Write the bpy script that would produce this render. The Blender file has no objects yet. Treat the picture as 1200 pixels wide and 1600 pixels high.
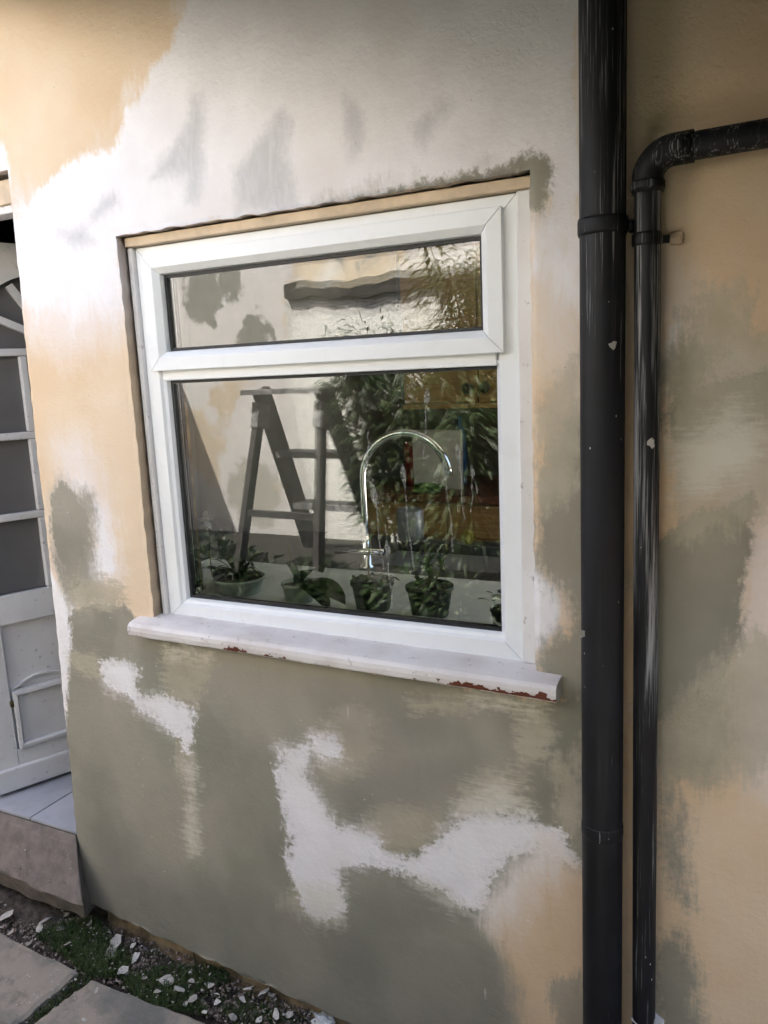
import bpy, bmesh, math, random
import numpy as np
from mathutils import Vector, Matrix, Euler

random.seed(7)
RNG = np.random.default_rng(7)
SC = bpy.context.scene
COL = SC.collection

# ------------------------------------------------------------------ camera
CAM_LOC = Vector((0.0, -1.555, 1.76))
CAM_ROT = Euler((1.3949, 0.0447, 0.4598), 'XYZ')
FPX = 1225.5                       # focal length for a picture 1600 high
cam_data = bpy.data.cameras.new('camera')
cam_data.sensor_fit = 'VERTICAL'
cam_data.sensor_height = 24.0
cam_data.lens = 24.0 * FPX / 1600.0
cam_data.clip_start = 0.02
cam_data.clip_end = 500.0
cam = bpy.data.objects.new('camera', cam_data)
cam.location = CAM_LOC
cam.rotation_euler = CAM_ROT
COL.objects.link(cam)
SC.camera = cam

# ------------------------------------------------------------------ sky and sun
SUN_DIR = Vector((-0.30, 0.45, 0.84)).normalized()      # towards the sun: high, behind the house
world = bpy.data.worlds.new('World')
SC.world = world
world.use_nodes = True
wn = world.node_tree
wn.nodes.clear()
sky = wn.nodes.new('ShaderNodeTexSky')
sky.sky_type = 'NISHITA'
sky.sun_disc = False
sky.sun_elevation = math.asin(SUN_DIR.z)
sky.sun_rotation = math.atan2(SUN_DIR.x, SUN_DIR.y)
sky.air_density = 1.0
sky.dust_density = 6.0
sky.ozone_density = 1.0
bg = wn.nodes.new('ShaderNodeBackground')
bg.inputs['Strength'].default_value = 0.11
wo = wn.nodes.new('ShaderNodeOutputWorld')
wn.links.new(sky.outputs[0], bg.inputs[0])
wn.links.new(bg.outputs[0], wo.inputs[0])

sun_data = bpy.data.lights.new('sun', 'SUN')
sun_data.energy = 5.0
sun_data.angle = math.radians(0.55)
sun_data.color = (1.0, 0.95, 0.87)
sun = bpy.data.objects.new('sun', sun_data)
sun.rotation_euler = (-SUN_DIR).to_track_quat('-Z', 'Y').to_euler()
sun.location = (0, 0, 8)
COL.objects.link(sun)

SC.view_settings.view_transform = 'Standard'
SC.view_settings.look = 'None'
SC.view_settings.gamma = 1.0
SC.view_settings.exposure = 2.6
SC.render.engine = 'CYCLES'
SC.cycles.use_denoising = True
SC.cycles.use_adaptive_sampling = True
SC.cycles.adaptive_threshold = 0.02
SC.cycles.max_bounces = 8
SC.cycles.diffuse_bounces = 3
SC.cycles.glossy_bounces = 5
SC.cycles.transparent_max_bounces = 16
SC.cycles.caustics_reflective = False
SC.cycles.caustics_refractive = False
SC.cycles.sample_clamp_indirect = 8.0


# ------------------------------------------------------------------ survey: where a point of the photo lies in the place
_RM = CAM_ROT.to_matrix()


def ray(u, v):
    return _RM @ Vector(((u - 600) / FPX, (800 - v) / FPX, -1.0))


def at(u, v, y=0.0):
    d = ray(u, v)
    return CAM_LOC + d * ((y - CAM_LOC.y) / d.y)


def atz(u, v, z):
    d = ray(u, v)
    return CAM_LOC + d * ((z - CAM_LOC.z) / d.z)


def gz(x):
    x = max(-2.8, min(-0.2, x))
    return 0.072 - 0.076 * (x + 1.92)


def at_ground(u, v, lift=0.0):
    z = 0.03
    for _ in range(6):
        p = atz(u, v, z + lift)
        z = gz(p.x)
    return atz(u, v, z + lift)


# ------------------------------------------------------------------ materials
class NT:
    def __init__(self, name):
        self.m = bpy.data.materials.new(name)
        self.m.use_nodes = True
        self.t = self.m.node_tree
        self.t.nodes.clear()
        self.out = self.t.nodes.new('ShaderNodeOutputMaterial')

    def n(self, kind, **kw):
        nd = self.t.nodes.new('ShaderNode' + kind)
        for k, v in kw.items():
            setattr(nd, k, v)
        return nd

    def l(self, a, b):
        self.t.links.new(a, b)

    def put(self, sock, v):
        if isinstance(v, bpy.types.NodeSocket):
            self.l(v, sock)
        else:
            sock.default_value = v

    def coord(self):
        return self.n('TexCoord').outputs['Object']

    def mapping(self, vec, scale=(1, 1, 1), rot=(0, 0, 0), loc=(0, 0, 0)):
        mp = self.n('Mapping')
        self.put(mp.inputs['Vector'], vec)
        mp.inputs['Scale'].default_value = scale
        mp.inputs['Rotation'].default_value = rot
        mp.inputs['Location'].default_value = loc
        return mp.outputs[0]

    def noise(self, vec, scale=5.0, detail=4.0, rough=0.55, dist=0.0):
        nd = self.n('TexNoise')
        self.put(nd.inputs['Vector'], vec)
        nd.inputs['Scale'].default_value = scale
        nd.inputs['Detail'].default_value = detail
        nd.inputs['Roughness'].default_value = rough
        nd.inputs['Distortion'].default_value = dist
        return nd.outputs[0]

    def voronoi(self, vec, scale=5.0, feature='F1', rnd=1.0):
        nd = self.n('TexVoronoi', feature=feature)
        self.put(nd.inputs['Vector'], vec)
        nd.inputs['Scale'].default_value = scale
        nd.inputs['Randomness'].default_value = rnd
        return nd.outputs['Distance']

    def math(self, op, a, b=0.0, c=None):
        nd = self.n('Math', operation=op)
        self.put(nd.inputs[0], a)
        self.put(nd.inputs[1], b)
        if c is not None:
            self.put(nd.inputs[2], c)
        return nd.outputs[0]

    def step(self, v, lo, hi, a=0.0, b=1.0):
        nd = self.n('MapRange', interpolation_type='SMOOTHSTEP')
        self.put(nd.inputs['Value'], v)
        nd.inputs['From Min'].default_value = lo
        nd.inputs['From Max'].default_value = hi
        nd.inputs['To Min'].default_value = a
        nd.inputs['To Max'].default_value = b
        return nd.outputs[0]

    def mix(self, f, a, b):
        nd = self.n('Mix', data_type='RGBA')
        self.put(nd.inputs[0], f)
        for s, v in ((nd.inputs[6], a), (nd.inputs[7], b)):
            if isinstance(v, bpy.types.NodeSocket):
                self.l(v, s)
            else:
                s.default_value = (v[0], v[1], v[2], 1.0)
        return nd.outputs[2]

    def attr(self, name):
        return self.n('Attribute', attribute_name=name).outputs['Fac']

    def bump(self, h, strength=0.3, dist=0.01, normal=None):
        nd = self.n('Bump')
        nd.inputs['Strength'].default_value = strength
        nd.inputs['Distance'].default_value = dist
        self.put(nd.inputs['Height'], h)
        if normal is not None:
            self.l(normal, nd.inputs['Normal'])
        return nd.outputs[0]

    def pbsdf(self, color, rough=0.7, metal=0.0, normal=None, spec=0.5, **extra):
        b = self.n('BsdfPrincipled')
        s = b.inputs['Base Color']
        if isinstance(color, bpy.types.NodeSocket):
            self.l(color, s)
        else:
            s.default_value = (*color, 1.0)
        self.put(b.inputs['Roughness'], rough)
        b.inputs['Metallic'].default_value = metal
        b.inputs['Specular IOR Level'].default_value = spec
        if normal is not None:
            self.l(normal, b.inputs['Normal'])
        for k, v in extra.items():
            self.put(b.inputs[k.replace('_', ' ')], v)
        return b.outputs[0]

    def done(self, sh):
        self.l(sh, self.out.inputs['Surface'])
        return self.m


def simple(name, c, rough=0.6, var=0.12, scale=30.0, metal=0.0, bump=0.15, spec=0.5, c2=None):
    t = NT(name)
    co = t.coord()
    n = t.noise(co, scale, 5, 0.6)
    dark = c2 if c2 else tuple(x * (1 - 2.2 * var) for x in c)
    lite = tuple(min(1, x * (1 + var)) for x in c)
    col = t.mix(t.step(n, 0.3, 0.7), dark, lite)
    nb = t.bump(t.noise(co, scale * 6, 3, 0.5), bump, 0.002)
    return t.done(t.pbsdf(col, rough, metal, nb, spec))


def lerp(a, b, f):
    return a + (b - a) * f


# the rendered wall: peach masonry paint, bare white skim, grey repair plaster, trowel smears
def wall_material():
    t = NT('patched_render')
    co = t.coord()
    big = t.attr('n_big')
    mid = t.noise(co, 9, 4, 0.6)
    fine = t.noise(co, 70, 3, 0.65)
    grit = t.noise(co, 260, 2, 0.6)
    sv = t.noise(t.mapping(co, (36, 36, 9), (0, math.radians(6), 0)), 1.0, 4, 0.7, 0.9)
    sv2 = t.noise(t.mapping(co, (150, 150, 13), (0, math.radians(-6), 0)), 1.0, 3, 0.65, 0.5)
    sh = t.noise(t.mapping(co, (9, 9, 75), (0, math.radians(-10), 0)), 1.0, 4, 0.68, 0.9)
    sd = t.noise(t.mapping(co, (14, 14, 80), (0, math.radians(35), 0)), 1.0, 4, 0.7, 0.9)
    c0 = lambda x: t.math('SUBTRACT', x, 0.5)

    def layer(name, w, parts, off=0.0):
        s = t.attr(name)
        for nz, amp in parts:
            s = t.math('MULTIPLY_ADD', c0(nz), amp, s)
        return t.step(s, off - w, off + w)

    green = t.attr('n_green')
    mottle = t.attr('n_mottle')
    MUL = lambda x, y: t.math('MULTIPLY', x, y)
    MAXI = lambda x, y: t.math('MAXIMUM', x, y)
    peach = t.mix(t.step(big, 0.35, 0.65), (0.72, 0.535, 0.355), (0.77, 0.61, 0.44))
    peach = t.mix(MUL(t.step(mid, 0.45, 0.75), 0.35), peach, (0.79, 0.67, 0.53))
    # washed, brushed pale tint
    m_pink = layer('soft', 0.075, [(sv, 0.13), (mid, 0.05)])
    col = t.mix(MUL(m_pink, 0.72), peach, (0.81, 0.745, 0.73))
    white = t.mix(t.step(mid, 0.3, 0.7), (0.82, 0.785, 0.795), (0.88, 0.85, 0.86))
    white = t.mix(MUL(t.step(mottle, 0.5, 0.75), 0.45), white, (0.78, 0.72, 0.70))
    m_white = layer('white', 0.014, [(sv, 0.06), (mid, 0.07), (fine, 0.025)])
    m_wf = MUL(layer('white', 0.03, [(sv, 0.12), (sv2, 0.05), (mid, 0.08), (fine, 0.03)], -0.03), t.step(mottle, 0.40, 0.6))
    m_whitesoft = layer('whitesoft', 0.05, [(sv, 0.15), (mid, 0.05), (fine, 0.02)])
    col = t.mix(MAXI(MAXI(m_white, m_whitesoft), MUL(m_wf, 0.5)), col, white)
    m_pale = layer('pale', 0.022, [(mid, 0.07), (sv, 0.05), (fine, 0.03)])
    palec = t.mix(t.step(sv, 0.35, 0.7), (0.50, 0.495, 0.51), (0.63, 0.62, 0.635))
    col = t.mix(MUL(m_pale, 0.72), col, palec)
    # grey repair plaster, with the sweep of the float in it
    g1 = t.mix(t.step(big, 0.3, 0.7), (0.285, 0.268, 0.212), (0.342, 0.318, 0.256))
    g1 = t.mix(MUL(t.step(mid, 0.4, 0.75), 0.45), g1, (0.335, 0.300, 0.25))
    g1 = t.mix(MUL(t.step(green, 0.48, 0.7), 0.55), g1, (0.262, 0.268, 0.202))
    g1 = t.mix(MUL(t.step(mottle, 0.46, 0.70), 0.6), g1, (0.39, 0.352, 0.285))
    g1 = t.mix(MUL(t.step(mottle, 0.44, 0.28), 0.4), g1, (0.225, 0.212, 0.172))
    g1 = t.mix(MUL(MUL(t.step(sh, 0.50, 0.72), 0.14), t.step(big, 0.4, 0.6)), g1, (0.42, 0.385, 0.31))
    g1 = t.mix(MUL(t.step(sv, 0.52, 0.75), 0.12), g1, (0.19, 0.175, 0.145))
    m_grey = layer('grey', 0.010, [(sv, 0.045), (mid, 0.05), (fine, 0.035), (grit, 0.012)])
    m_gf = MUL(layer('grey', 0.025, [(sv, 0.09), (sv2, 0.03), (mid, 0.09), (fine, 0.06)], -0.022), t.step(mottle, 0.40, 0.6))
    m_greysoft = layer('greysoft', 0.03, [(sv, 0.075), (sv2, 0.03), (mid, 0.08), (fine, 0.06)])
    m_g = MAXI(MAXI(m_grey, MUL(m_greysoft, 0.92)), MUL(m_gf, 0.42))
    col = t.mix(m_g, col, g1)
    # dragged trowel smears
    smc = t.mix(t.step(mid, 0.3, 0.7), (0.42, 0.37, 0.27), (0.54, 0.485, 0.375))
    smv = layer('smear_v', 0.025, [(sv, 0.09), (sv2, 0.04), (mid, 0.09), (fine, 0.06)])
    smh = layer('smear_h', 0.022, [(sh, 0.10), (mid, 0.09), (fine, 0.06)])
    smd = layer('smear_d', 0.022, [(sd, 0.11), (mid, 0.09), (fine, 0.06)])
    sm = MUL(MAXI(smv, MAXI(smh, smd)), 0.72)
    col = t.mix(sm, col, smc)
    # bare white left showing: crisp chipped core, streaked thin film around it
    m_wt = layer('white_top', 0.009, [(sd, 0.03), (mid, 0.08), (fine, 0.065), (grit, 0.02)], -0.010)
    m_wtf = MUL(layer('white_top', 0.02, [(sd, 0.10), (mid, 0.09), (fine, 0.07)], -0.024), t.step(mottle, 0.42, 0.62))
    thin = t.attr('white_top')
    for nz, amp in ((sd, 0.07), (mid, 0.08), (fine, 0.09)):
        thin = t.math('MULTIPLY_ADD', c0(nz), amp, thin)
    m_wt = MUL(m_wt, t.step(thin, -0.03, 0.02, 0.55, 1.0))
    col = t.mix(MAXI(m_wt, MUL(m_wtf, 0.42)), col, t.mix(t.step(sh, 0.6, 0.85, 0.0, 0.3), white, (0.76, 0.69, 0.58)))
    m_pt = layer('pale_top', 0.03, [(sh, 0.09), (sd, 0.08), (mid, 0.07), (fine, 0.05)])
    col = t.mix(MUL(m_pt, 0.7), col, (0.70, 0.66, 0.57))
    m_pe = layer('peach_top', 0.04, [(sv, 0.07), (mid, 0.07), (fine, 0.03)])
    pe = t.mix(m_pink, t.mix(t.step(mid, 0.3, 0.7), (0.69, 0.51, 0.335), (0.73, 0.56, 0.39)), (0.80, 0.73, 0.68))
    col = t.mix(m_pe, col, pe)
    m_gt = layer('grey_top', 0.018, [(sv, 0.07), (sv2, 0.06), (mid, 0.04), (fine, 0.03)])
    col = t.mix(MUL(m_gt, 0.85), col, g1)
    # wet or freshly floated darker areas and rising dirt
    m_dark = layer('damp', 0.06, [(mid, 0.10), (mottle, 0.10), (fine, 0.02)])
    col = t.mix(MUL(m_dark, 0.36), col, (0.190, 0.172, 0.155))
    scr = MUL(t.step(sd, 0.70, 0.78), t.step(mottle, 0.52, 0.62))
    col = t.mix(MUL(scr, 0.12), col, (0.62, 0.59, 0.52))
    # specks, pin holes and scratches
    pit = t.math('MULTIPLY', t.step(t.voronoi(co, 34), 0.055, 0.02), t.step(mid, 0.55, 0.62))
    col = t.mix(t.math('MULTIPLY', pit, 0.8), col, (0.16, 0.13, 0.10))
    fleck = t.math('MULTIPLY', t.step(t.voronoi(t.mapping(co, loc=(5, 3, 1)), 21), 0.05, 0.02), t.step(big, 0.52, 0.58))
    col = t.mix(t.math('MULTIPLY', fleck, 0.8), col, (0.82, 0.80, 0.77))
    drip = t.math('MULTIPLY', t.step(t.voronoi(t.mapping(co, (22, 22, 3.2)), 1.0), 0.09, 0.04), t.step(mid, 0.58, 0.64))
    col = t.mix(t.math('MULTIPLY', drip, 0.45), col, (0.70, 0.67, 0.60))
    # relief: skim edges, trowel lines, sand grain
    edge = t.step(t.math('MULTIPLY_ADD', c0(fine), 0.03, t.attr('grey')), -0.012, 0.012)
    edge2 = t.step(t.math('MULTIPLY_ADD', c0(fine), 0.04, t.attr('white_top')), -0.012, 0.012)
    h = t.math('MULTIPLY_ADD', edge, 0.8, t.math('MULTIPLY', edge2, -0.8))
    h = t.math('MULTIPLY_ADD', mid, 1.3, h)
    h = t.math('MULTIPLY_ADD', sh, 0.10, h)
    h = t.math('MULTIPLY_ADD', fine, 0.5, h)
    h = t.math('MULTIPLY_ADD', grit, 0.25, h)
    nb = t.bump(h, 0.7, 0.004)
    return t.done(t.pbsdf(col, 0.88, 0.0, nb, 0.25))


M = {}
M['wall'] = wall_material()


def upvc():
    t = NT('white_upvc')
    co = t.coord()
    n = t.noise(co, 14, 5, 0.65)
    st = t.noise(t.mapping(co, (80, 80, 6)), 1.0, 4, 0.6)
    c = t.mix(t.math('MULTIPLY', t.step(n, 0.5, 0.8), 0.5), (0.87, 0.885, 0.90), (0.78, 0.78, 0.77))
    c = t.mix(t.math('MULTIPLY', t.step(st, 0.6, 0.8), 0.25), c, (0.62, 0.60, 0.56))
    nb = t.bump(t.noise(co, 25, 3, 0.5), 0.05, 0.002)
    return t.done(t.pbsdf(c, 0.32, 0, nb, 0.45))


def old_white_paint(name, base=(0.78, 0.76, 0.75), chip=(0.13, 0.035, 0.018), amt=0.66, dirt=0.4, rough=0.5, front=None):
    t = NT(name)
    co = t.coord()
    n = t.noise(co, 22, 6, 0.65)
    n2 = t.noise(co, 6, 4, 0.6)
    grime = t.noise(t.mapping(co, (1, 1, 1), loc=(4, 1, 8)), 45, 6, 0.7)
    c = t.mix(t.math('MULTIPLY', t.step(n2, 0.35, 0.75), dirt), base, (base[0] * .72, base[1] * .66, base[2] * .62))
    c = t.mix(t.math('MULTIPLY', t.step(grime, 0.60, 0.70), 0.62), c, (0.22, 0.19, 0.165))
    nn = t.noise(co, 34, 5, 0.6)
    f = t.math('ADD', t.math('MULTIPLY', nn, 0.5), t.math('MULTIPLY', n2, 0.5))
    if front:
        f = t.math('ADD', f, t.math('MULTIPLY', t.attr(front), 0.22))
    m = t.step(f, amt, amt + 0.012)
    c = t.mix(m, c, chip)
    h = t.math('SUBTRACT', t.math('MULTIPLY', n, 0.6), m)
    return t.done(t.pbsdf(c, rough, 0, t.bump(h, 0.5, 0.0015), 0.4))


def pipe_material(seed, base=(0.008, 0.008, 0.010), wear=0.6):
    t = NT('black_pipe_plastic')
    co = t.mapping(t.coord(), loc=(seed, seed * 2, seed * 3))
    n = t.noise(co, 8, 5, 0.6)
    st = t.noise(t.mapping(co, (260, 260, 5)), 1.0, 4, 0.65)
    st2 = t.noise(t.mapping(co, (60, 60, 2.2)), 1.0, 4, 0.6)
    up = t.attr('wear')
    c = t.mix(t.step(n, 0.35, 0.7), base, tuple(x * 1.9 for x in base))
    dust = t.math('MULTIPLY', t.step(t.math('ADD', st2, up), 0.50, 0.85), 0.42)
    c = t.mix(dust, c, (0.075, 0.072, 0.068))
    scr = t.math('MULTIPLY', t.step(t.math('ADD', st, up), wear, wear + 0.14), t.step(st2, 0.40, 0.58))
    c = t.mix(t.math('MULTIPLY', scr, 0.75), c, (0.42, 0.42, 0.43))
    sp = t.math('MULTIPLY', t.step(t.voronoi(t.mapping(co, (1, 1, 0.55)), 55), 0.085, 0.05), t.step(n, 0.52, 0.6))
    c = t.mix(sp, c, (0.62, 0.61, 0.6))
    r = t.step(t.math('ADD', n, dust), 0.3, 0.9, 0.45, 0.75)
    return t.done(t.pbsdf(c, r, 0, t.bump(t.math('ADD', n, scr), 0.12, 0.002), 0.3))


def glass_material(name, ior, tint=(0.93, 0.96, 0.94), dirt=0.05):
    t = NT(name)
    co = t.coord()
    tr = t.n('BsdfTransparent')
    tr.inputs[0].default_value = (*tint, 1)
    gl = t.n('BsdfGlossy')
    gl.inputs['Roughness'].default_value = 0.0
    gl.inputs['Color'].default_value = (1, 1, 1, 1)
    wob = t.bump(t.noise(co, 2.2, 1, 0.4), 0.05, 0.002)
    t.l(wob, gl.inputs['Normal'])
    fr = t.n('Fresnel')
    fr.inputs['IOR'].default_value = ior
    mx = t.n('MixShader')
    t.l(fr.outputs[0], mx.inputs[0])
    t.l(tr.outputs[0], mx.inputs[1])
    t.l(gl.outputs[0], mx.inputs[2])
    df = t.n('BsdfDiffuse')
    df.inputs[0].default_value = (0.55, 0.55, 0.52, 1)
    dn = t.noise(t.mapping(co, (6, 6, 1.4)), 3.0, 6, 0.7)
    sp = t.step(t.voronoi(co, 60), 0.09, 0.04)
    fac = t.math('ADD', t.math('MULTIPLY', t.step(dn, 0.45, 0.8), dirt), t.math('MULTIPLY', t.math('MULTIPLY', sp, t.step(dn, 0.5, 0.6)), 0.25 if dirt > 0 else 0.0))
    m2 = t.n('MixShader')
    t.l(fac, m2.inputs[0])
    t.l(mx.outputs[0], m2.inputs[1])
    t.l(df.outputs[0], m2.inputs[2])
    return t.done(m2.outputs[0])


def drip_material():
    t = NT('dried_drip')
    tr = t.n('BsdfTransparent')
    df = t.n('BsdfDiffuse')
    df.inputs[0].default_value = (0.42, 0.42, 0.40, 1)
    mx = t.n('MixShader')
    n = t.noise(t.coord(), 90, 4, 0.6)
    t.put(mx.inputs[0], t.step(n, 0.35, 0.7, 0.14, 0.5))
    t.l(tr.outputs[0], mx.inputs[1])
    t.l(df.outputs[0], mx.inputs[2])
    return t.done(mx.outputs[0])


def leaf_material(name, a, b, trans=0.35, rough=0.45):
    t = NT(name)
    info = t.n('ObjectInfo')
    co = t.coord()
    n = t.noise(co, 18, 3, 0.6)
    rn = t.attr('tone')
    c = t.mix(t.step(t.math('ADD', t.math('MULTIPLY', n, 0.5), t.math('MULTIPLY', rn, 0.5)), 0.25, 0.75), a, b)
    p = t.pbsdf(c, rough, 0, None, 0.4)
    tl = t.n('BsdfTranslucent')
    t.l(c, tl.inputs[0])
    mx = t.n('MixShader')
    mx.inputs[0].default_value = trans
    t.l(p, mx.inputs[1])
    t.l(tl.outputs[0], mx.inputs[2])
    return t.done(mx.outputs[0])


def roughcast():
    t = NT('white_roughcast')
    co = t.coord()
    n = t.noise(co, 2.5, 5, 0.6)
    c = t.mix(t.step(n, 0.35, 0.7), (0.76, 0.76, 0.72), (0.86, 0.86, 0.83))
    v = t.voronoi(co, 70)
    f = t.noise(co, 60, 5, 0.7)
    low = t.step(t.math('ADD', f, t.math('MULTIPLY', n, 0.6)), 0.84, 0.98)
    c = t.mix(t.math('MULTIPLY', low, 0.75), c, (0.22, 0.21, 0.17))
    return t.done(t.pbsdf(c, 0.9, 0, t.bump(t.math('ADD', v, f), 0.6, 0.005), 0.2))


_W, _G = (0.80, 0.79, 0.77), (0.30, 0.30, 0.27)
# white skim and grey repairs on the smooth part of the yard wall: x, z, size, colour
YARD_BLOTCH = [(-3.15, 2.15, 0.42, _W), (-3.35, 2.30, 0.16, _G), (-3.15, 2.36, 0.12, _G), (-2.98, 2.02, 0.13, _G), (-3.28, 1.62, 0.10, (0.70, 0.60, 0.46)), (-2.95, 1.35, 0.30, _W), (-3.1, 1.0, 0.22, (0.52, 0.51, 0.45))]


def yard_render():
    t = NT('yard_wall_render')
    co = t.coord()
    n = t.noise(t.mapping(co, loc=(1.3, 0, 0.4)), 1.9, 5, 0.6)
    n2 = t.noise(t.mapping(co, (1, 1, 1), loc=(7, 0, 2)), 2.3, 5, 0.62, 0.4)
    c = t.mix(t.step(n, 0.44, 0.52), (0.70, 0.60, 0.46), (0.80, 0.79, 0.77))
    c = t.mix(t.step(n2, 0.62, 0.66), c, (0.36, 0.36, 0.33))
    f = t.noise(co, 9, 5, 0.65)
    for (x, z, r, colr) in YARD_BLOTCH:
        v = t.n('VectorMath', operation='DISTANCE')
        t.l(t.mapping(co, (1, 0, 1)), v.inputs[0])
        v.inputs[1].default_value = (x, 0, z)
        m = t.step(t.math('MULTIPLY_ADD', t.math('SUBTRACT', f, 0.5), 0.35, t.math('SUBTRACT', r, v.outputs['Value'])), -0.02, 0.02)
        c = t.mix(m, c, colr)
    return t.done(t.pbsdf(c, 0.9, 0, t.bump(t.noise(co, 40, 4, 0.6), 0.3, 0.004), 0.2))


def wood_material(name, a, b, scale=1.0, rough=0.6):
    t = NT(name)
    co = t.coord()
    g = t.noise(t.mapping(co, (4 * scale, 4 * scale, 45 * scale)), 1.0, 5, 0.6, 0.8)
    c = t.mix(t.step(g, 0.3, 0.7), a, b)
    return t.done(t.pbsdf(c, rough, 0, t.bump(g, 0.15, 0.002), 0.35))


def soil_material():
    t = NT('soil')
    co = t.coord()
    a = t.noise(co, 40, 6, 0.7)
    b = t.noise(co, 5, 4, 0.6)
    c = t.mix(t.step(a, 0.3, 0.7), (0.045, 0.034, 0.030), (0.15, 0.12, 0.105))
    c = t.mix(t.math('MULTIPLY', t.step(b, 0.5, 0.7), 0.5), c, (0.085, 0.08, 0.06))
    return t.done(t.pbsdf(c, 0.95, 0, t.bump(a, 1.0, 0.02), 0.15))


def slab_material():
    t = NT('sandstone_paving')
    co = t.coord()
    a = t.noise(co, 5, 6, 0.65)
    f = t.noise(co, 90, 5, 0.7)
    lich = t.noise(t.mapping(co, loc=(3, 5, 0)), 11, 5, 0.7)
    c = t.mix(t.step(a, 0.40, 0.62), (0.16, 0.158, 0.145), (0.30, 0.262, 0.225))
    c = t.mix(t.math('MULTIPLY', t.step(lich, 0.52, 0.66), 0.55), c, (0.12, 0.122, 0.105))
    c = t.mix(t.math('MULTIPLY', t.step(f, 0.55, 0.75), 0.35), c, (0.38, 0.35, 0.32))
    sp = t.math('MULTIPLY', t.step(t.voronoi(co, 45), 0.09, 0.05), t.step(a, 0.5, 0.58))
    c = t.mix(sp, c, (0.6, 0.58, 0.56))
    return t.done(t.pbsdf(c, 0.88, 0, t.bump(t.math('ADD', a, t.math('MULTIPLY', f, 0.4)), 0.6, 0.008), 0.2))


M['upvc'] = upvc()
M['trim'] = old_white_paint('white_trim_paint', (0.78, 0.765, 0.76), (0.10, 0.06, 0.045), 0.70, 0.35)
M['sill'] = old_white_paint('flaking_sill_paint', (0.76, 0.725, 0.715), (0.13, 0.035, 0.018), 0.615, 0.75, 0.6, 'flake')
M['door'] = old_white_paint('aged_door_paint', (0.72, 0.71, 0.715), (0.14, 0.11, 0.09), 0.69, 0.35, 0.45)
M['headboard'] = simple('peach_painted_board', (0.70, 0.55, 0.39), 0.75, 0.08, 16)
M['gasket'] = simple('black_rubber_gasket', (0.012, 0.013, 0.016), 0.5, 0.2)
M['glass'] = glass_material('window_glass', 1.85, dirt=0.05)
M['glass_in'] = glass_material('inner_glass', 1.7, dirt=0.0)
M['door_glass'] = simple('dark_door_glass', (0.15, 0.145, 0.145), 0.25, 0.05, 4, spec=0.5, bump=0.0)
M['drip'] = drip_material()
M['pipe_a'] = pipe_material(1.7)
M['pipe_b'] = pipe_material(4.1, wear=0.5)
M['plinth'] = simple('ochre_stained_plinth', (0.27, 0.20, 0.12), 0.9, 0.28, 14, bump=0.6)
M['lug'] = simple('paint_covered_lug', (0.52, 0.39, 0.27), 0.8, 0.2, 60)
M['joint'] = simple('crumbling_brown_joint', (0.16, 0.10, 0.07), 0.95, 0.5, 70, bump=1.0)
M['soil'] = soil_material()
M['slab'] = slab_material()
M['step'] = M['slab_step'] = simple('worn_step_stone', (0.205, 0.172, 0.152), 0.85, 0.13, 26, bump=0.8)
M['tile'] = simple('pale_floor_tile', (0.40, 0.41, 0.46), 0.35, 0.08, 7, bump=0.05)
M['grout'] = simple('dark_grout', (0.10, 0.095, 0.095), 0.9)
def chip_material():
    t = NT('paint_flake')
    r = t.n('ObjectInfo').outputs['Random']
    n = t.noise(t.coord(), 90, 4, 0.6)
    c = t.mix(r, (0.30, 0.28, 0.255), (0.60, 0.58, 0.55))
    c = t.mix(t.step(n, 0.5, 0.75), c, (0.24, 0.22, 0.20))
    return t.done(t.pbsdf(c, 0.8, 0, t.bump(n, 0.5, 0.002), 0.3))


M['chip'] = chip_material()
M['lump'] = simple('plaster_lump', (0.68, 0.68, 0.69), 0.9, 0.15, 60, bump=1.0)
M['grit'] = simple('grit', (0.22, 0.175, 0.155), 0.9, 0.42, 130, c2=(0.06, 0.045, 0.04))
M['grass'] = leaf_material('moss_grass', (0.030, 0.052, 0.016), (0.075, 0.115, 0.035), 0.25, 0.7)
M['bamboo'] = leaf_material('bamboo_leaf', (0.022, 0.042, 0.014), (0.062, 0.095, 0.030), 0.3)
M['hedge'] = leaf_material('hedge_leaf', (0.018, 0.035, 0.012), (0.050, 0.085, 0.028), 0.3)
M['culm'] = simple('bamboo_culm', (0.13, 0.14, 0.05), 0.45, 0.2, 12)
M['house_leaf'] = leaf_material('houseplant_leaf', (0.030, 0.060, 0.022), (0.060, 0.105, 0.035), 0.2, 0.35)
M['petal'] = leaf_material('orchid_petal', (0.66, 0.66, 0.62), (0.75, 0.75, 0.72), 0.3, 0.6)
M['chrome'] = simple('chrome', (0.82, 0.83, 0.84), 0.06, 0.02, 5, metal=1.0, bump=0.0)
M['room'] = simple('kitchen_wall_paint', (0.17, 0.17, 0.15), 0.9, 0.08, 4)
M['worktop'] = simple('white_window_board', (0.86, 0.87, 0.84), 0.5, 0.03, 8)
M['sink'] = simple('dark_sink_top', (0.05, 0.052, 0.058), 0.3, 0.15, 10)
M['pine'] = wood_material('honey_pine', (0.30, 0.17, 0.060), (0.42, 0.26, 0.10))
M['redwood'] = wood_material('red_brown_worktop', (0.10, 0.035, 0.02), (0.16, 0.06, 0.03))
M['knob'] = simple('dark_knob', (0.025, 0.018, 0.014), 0.35)
M['pot_pale'] = simple('pale_glazed_pot', (0.42, 0.47, 0.40), 0.4, 0.08)
M['pot_black'] = simple('black_plastic_pot', (0.015, 0.016, 0.015), 0.5)
M['compost'] = simple('compost', (0.05, 0.035, 0.022), 0.95, 0.4, 60, bump=1.0)
M['paper'] = simple('white_enamel', (0.62, 0.62, 0.62), 0.5, 0.04)
M['steel'] = simple('brushed_grey_jug', (0.33, 0.34, 0.37), 0.35, 0.06, metal=0.4)
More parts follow.
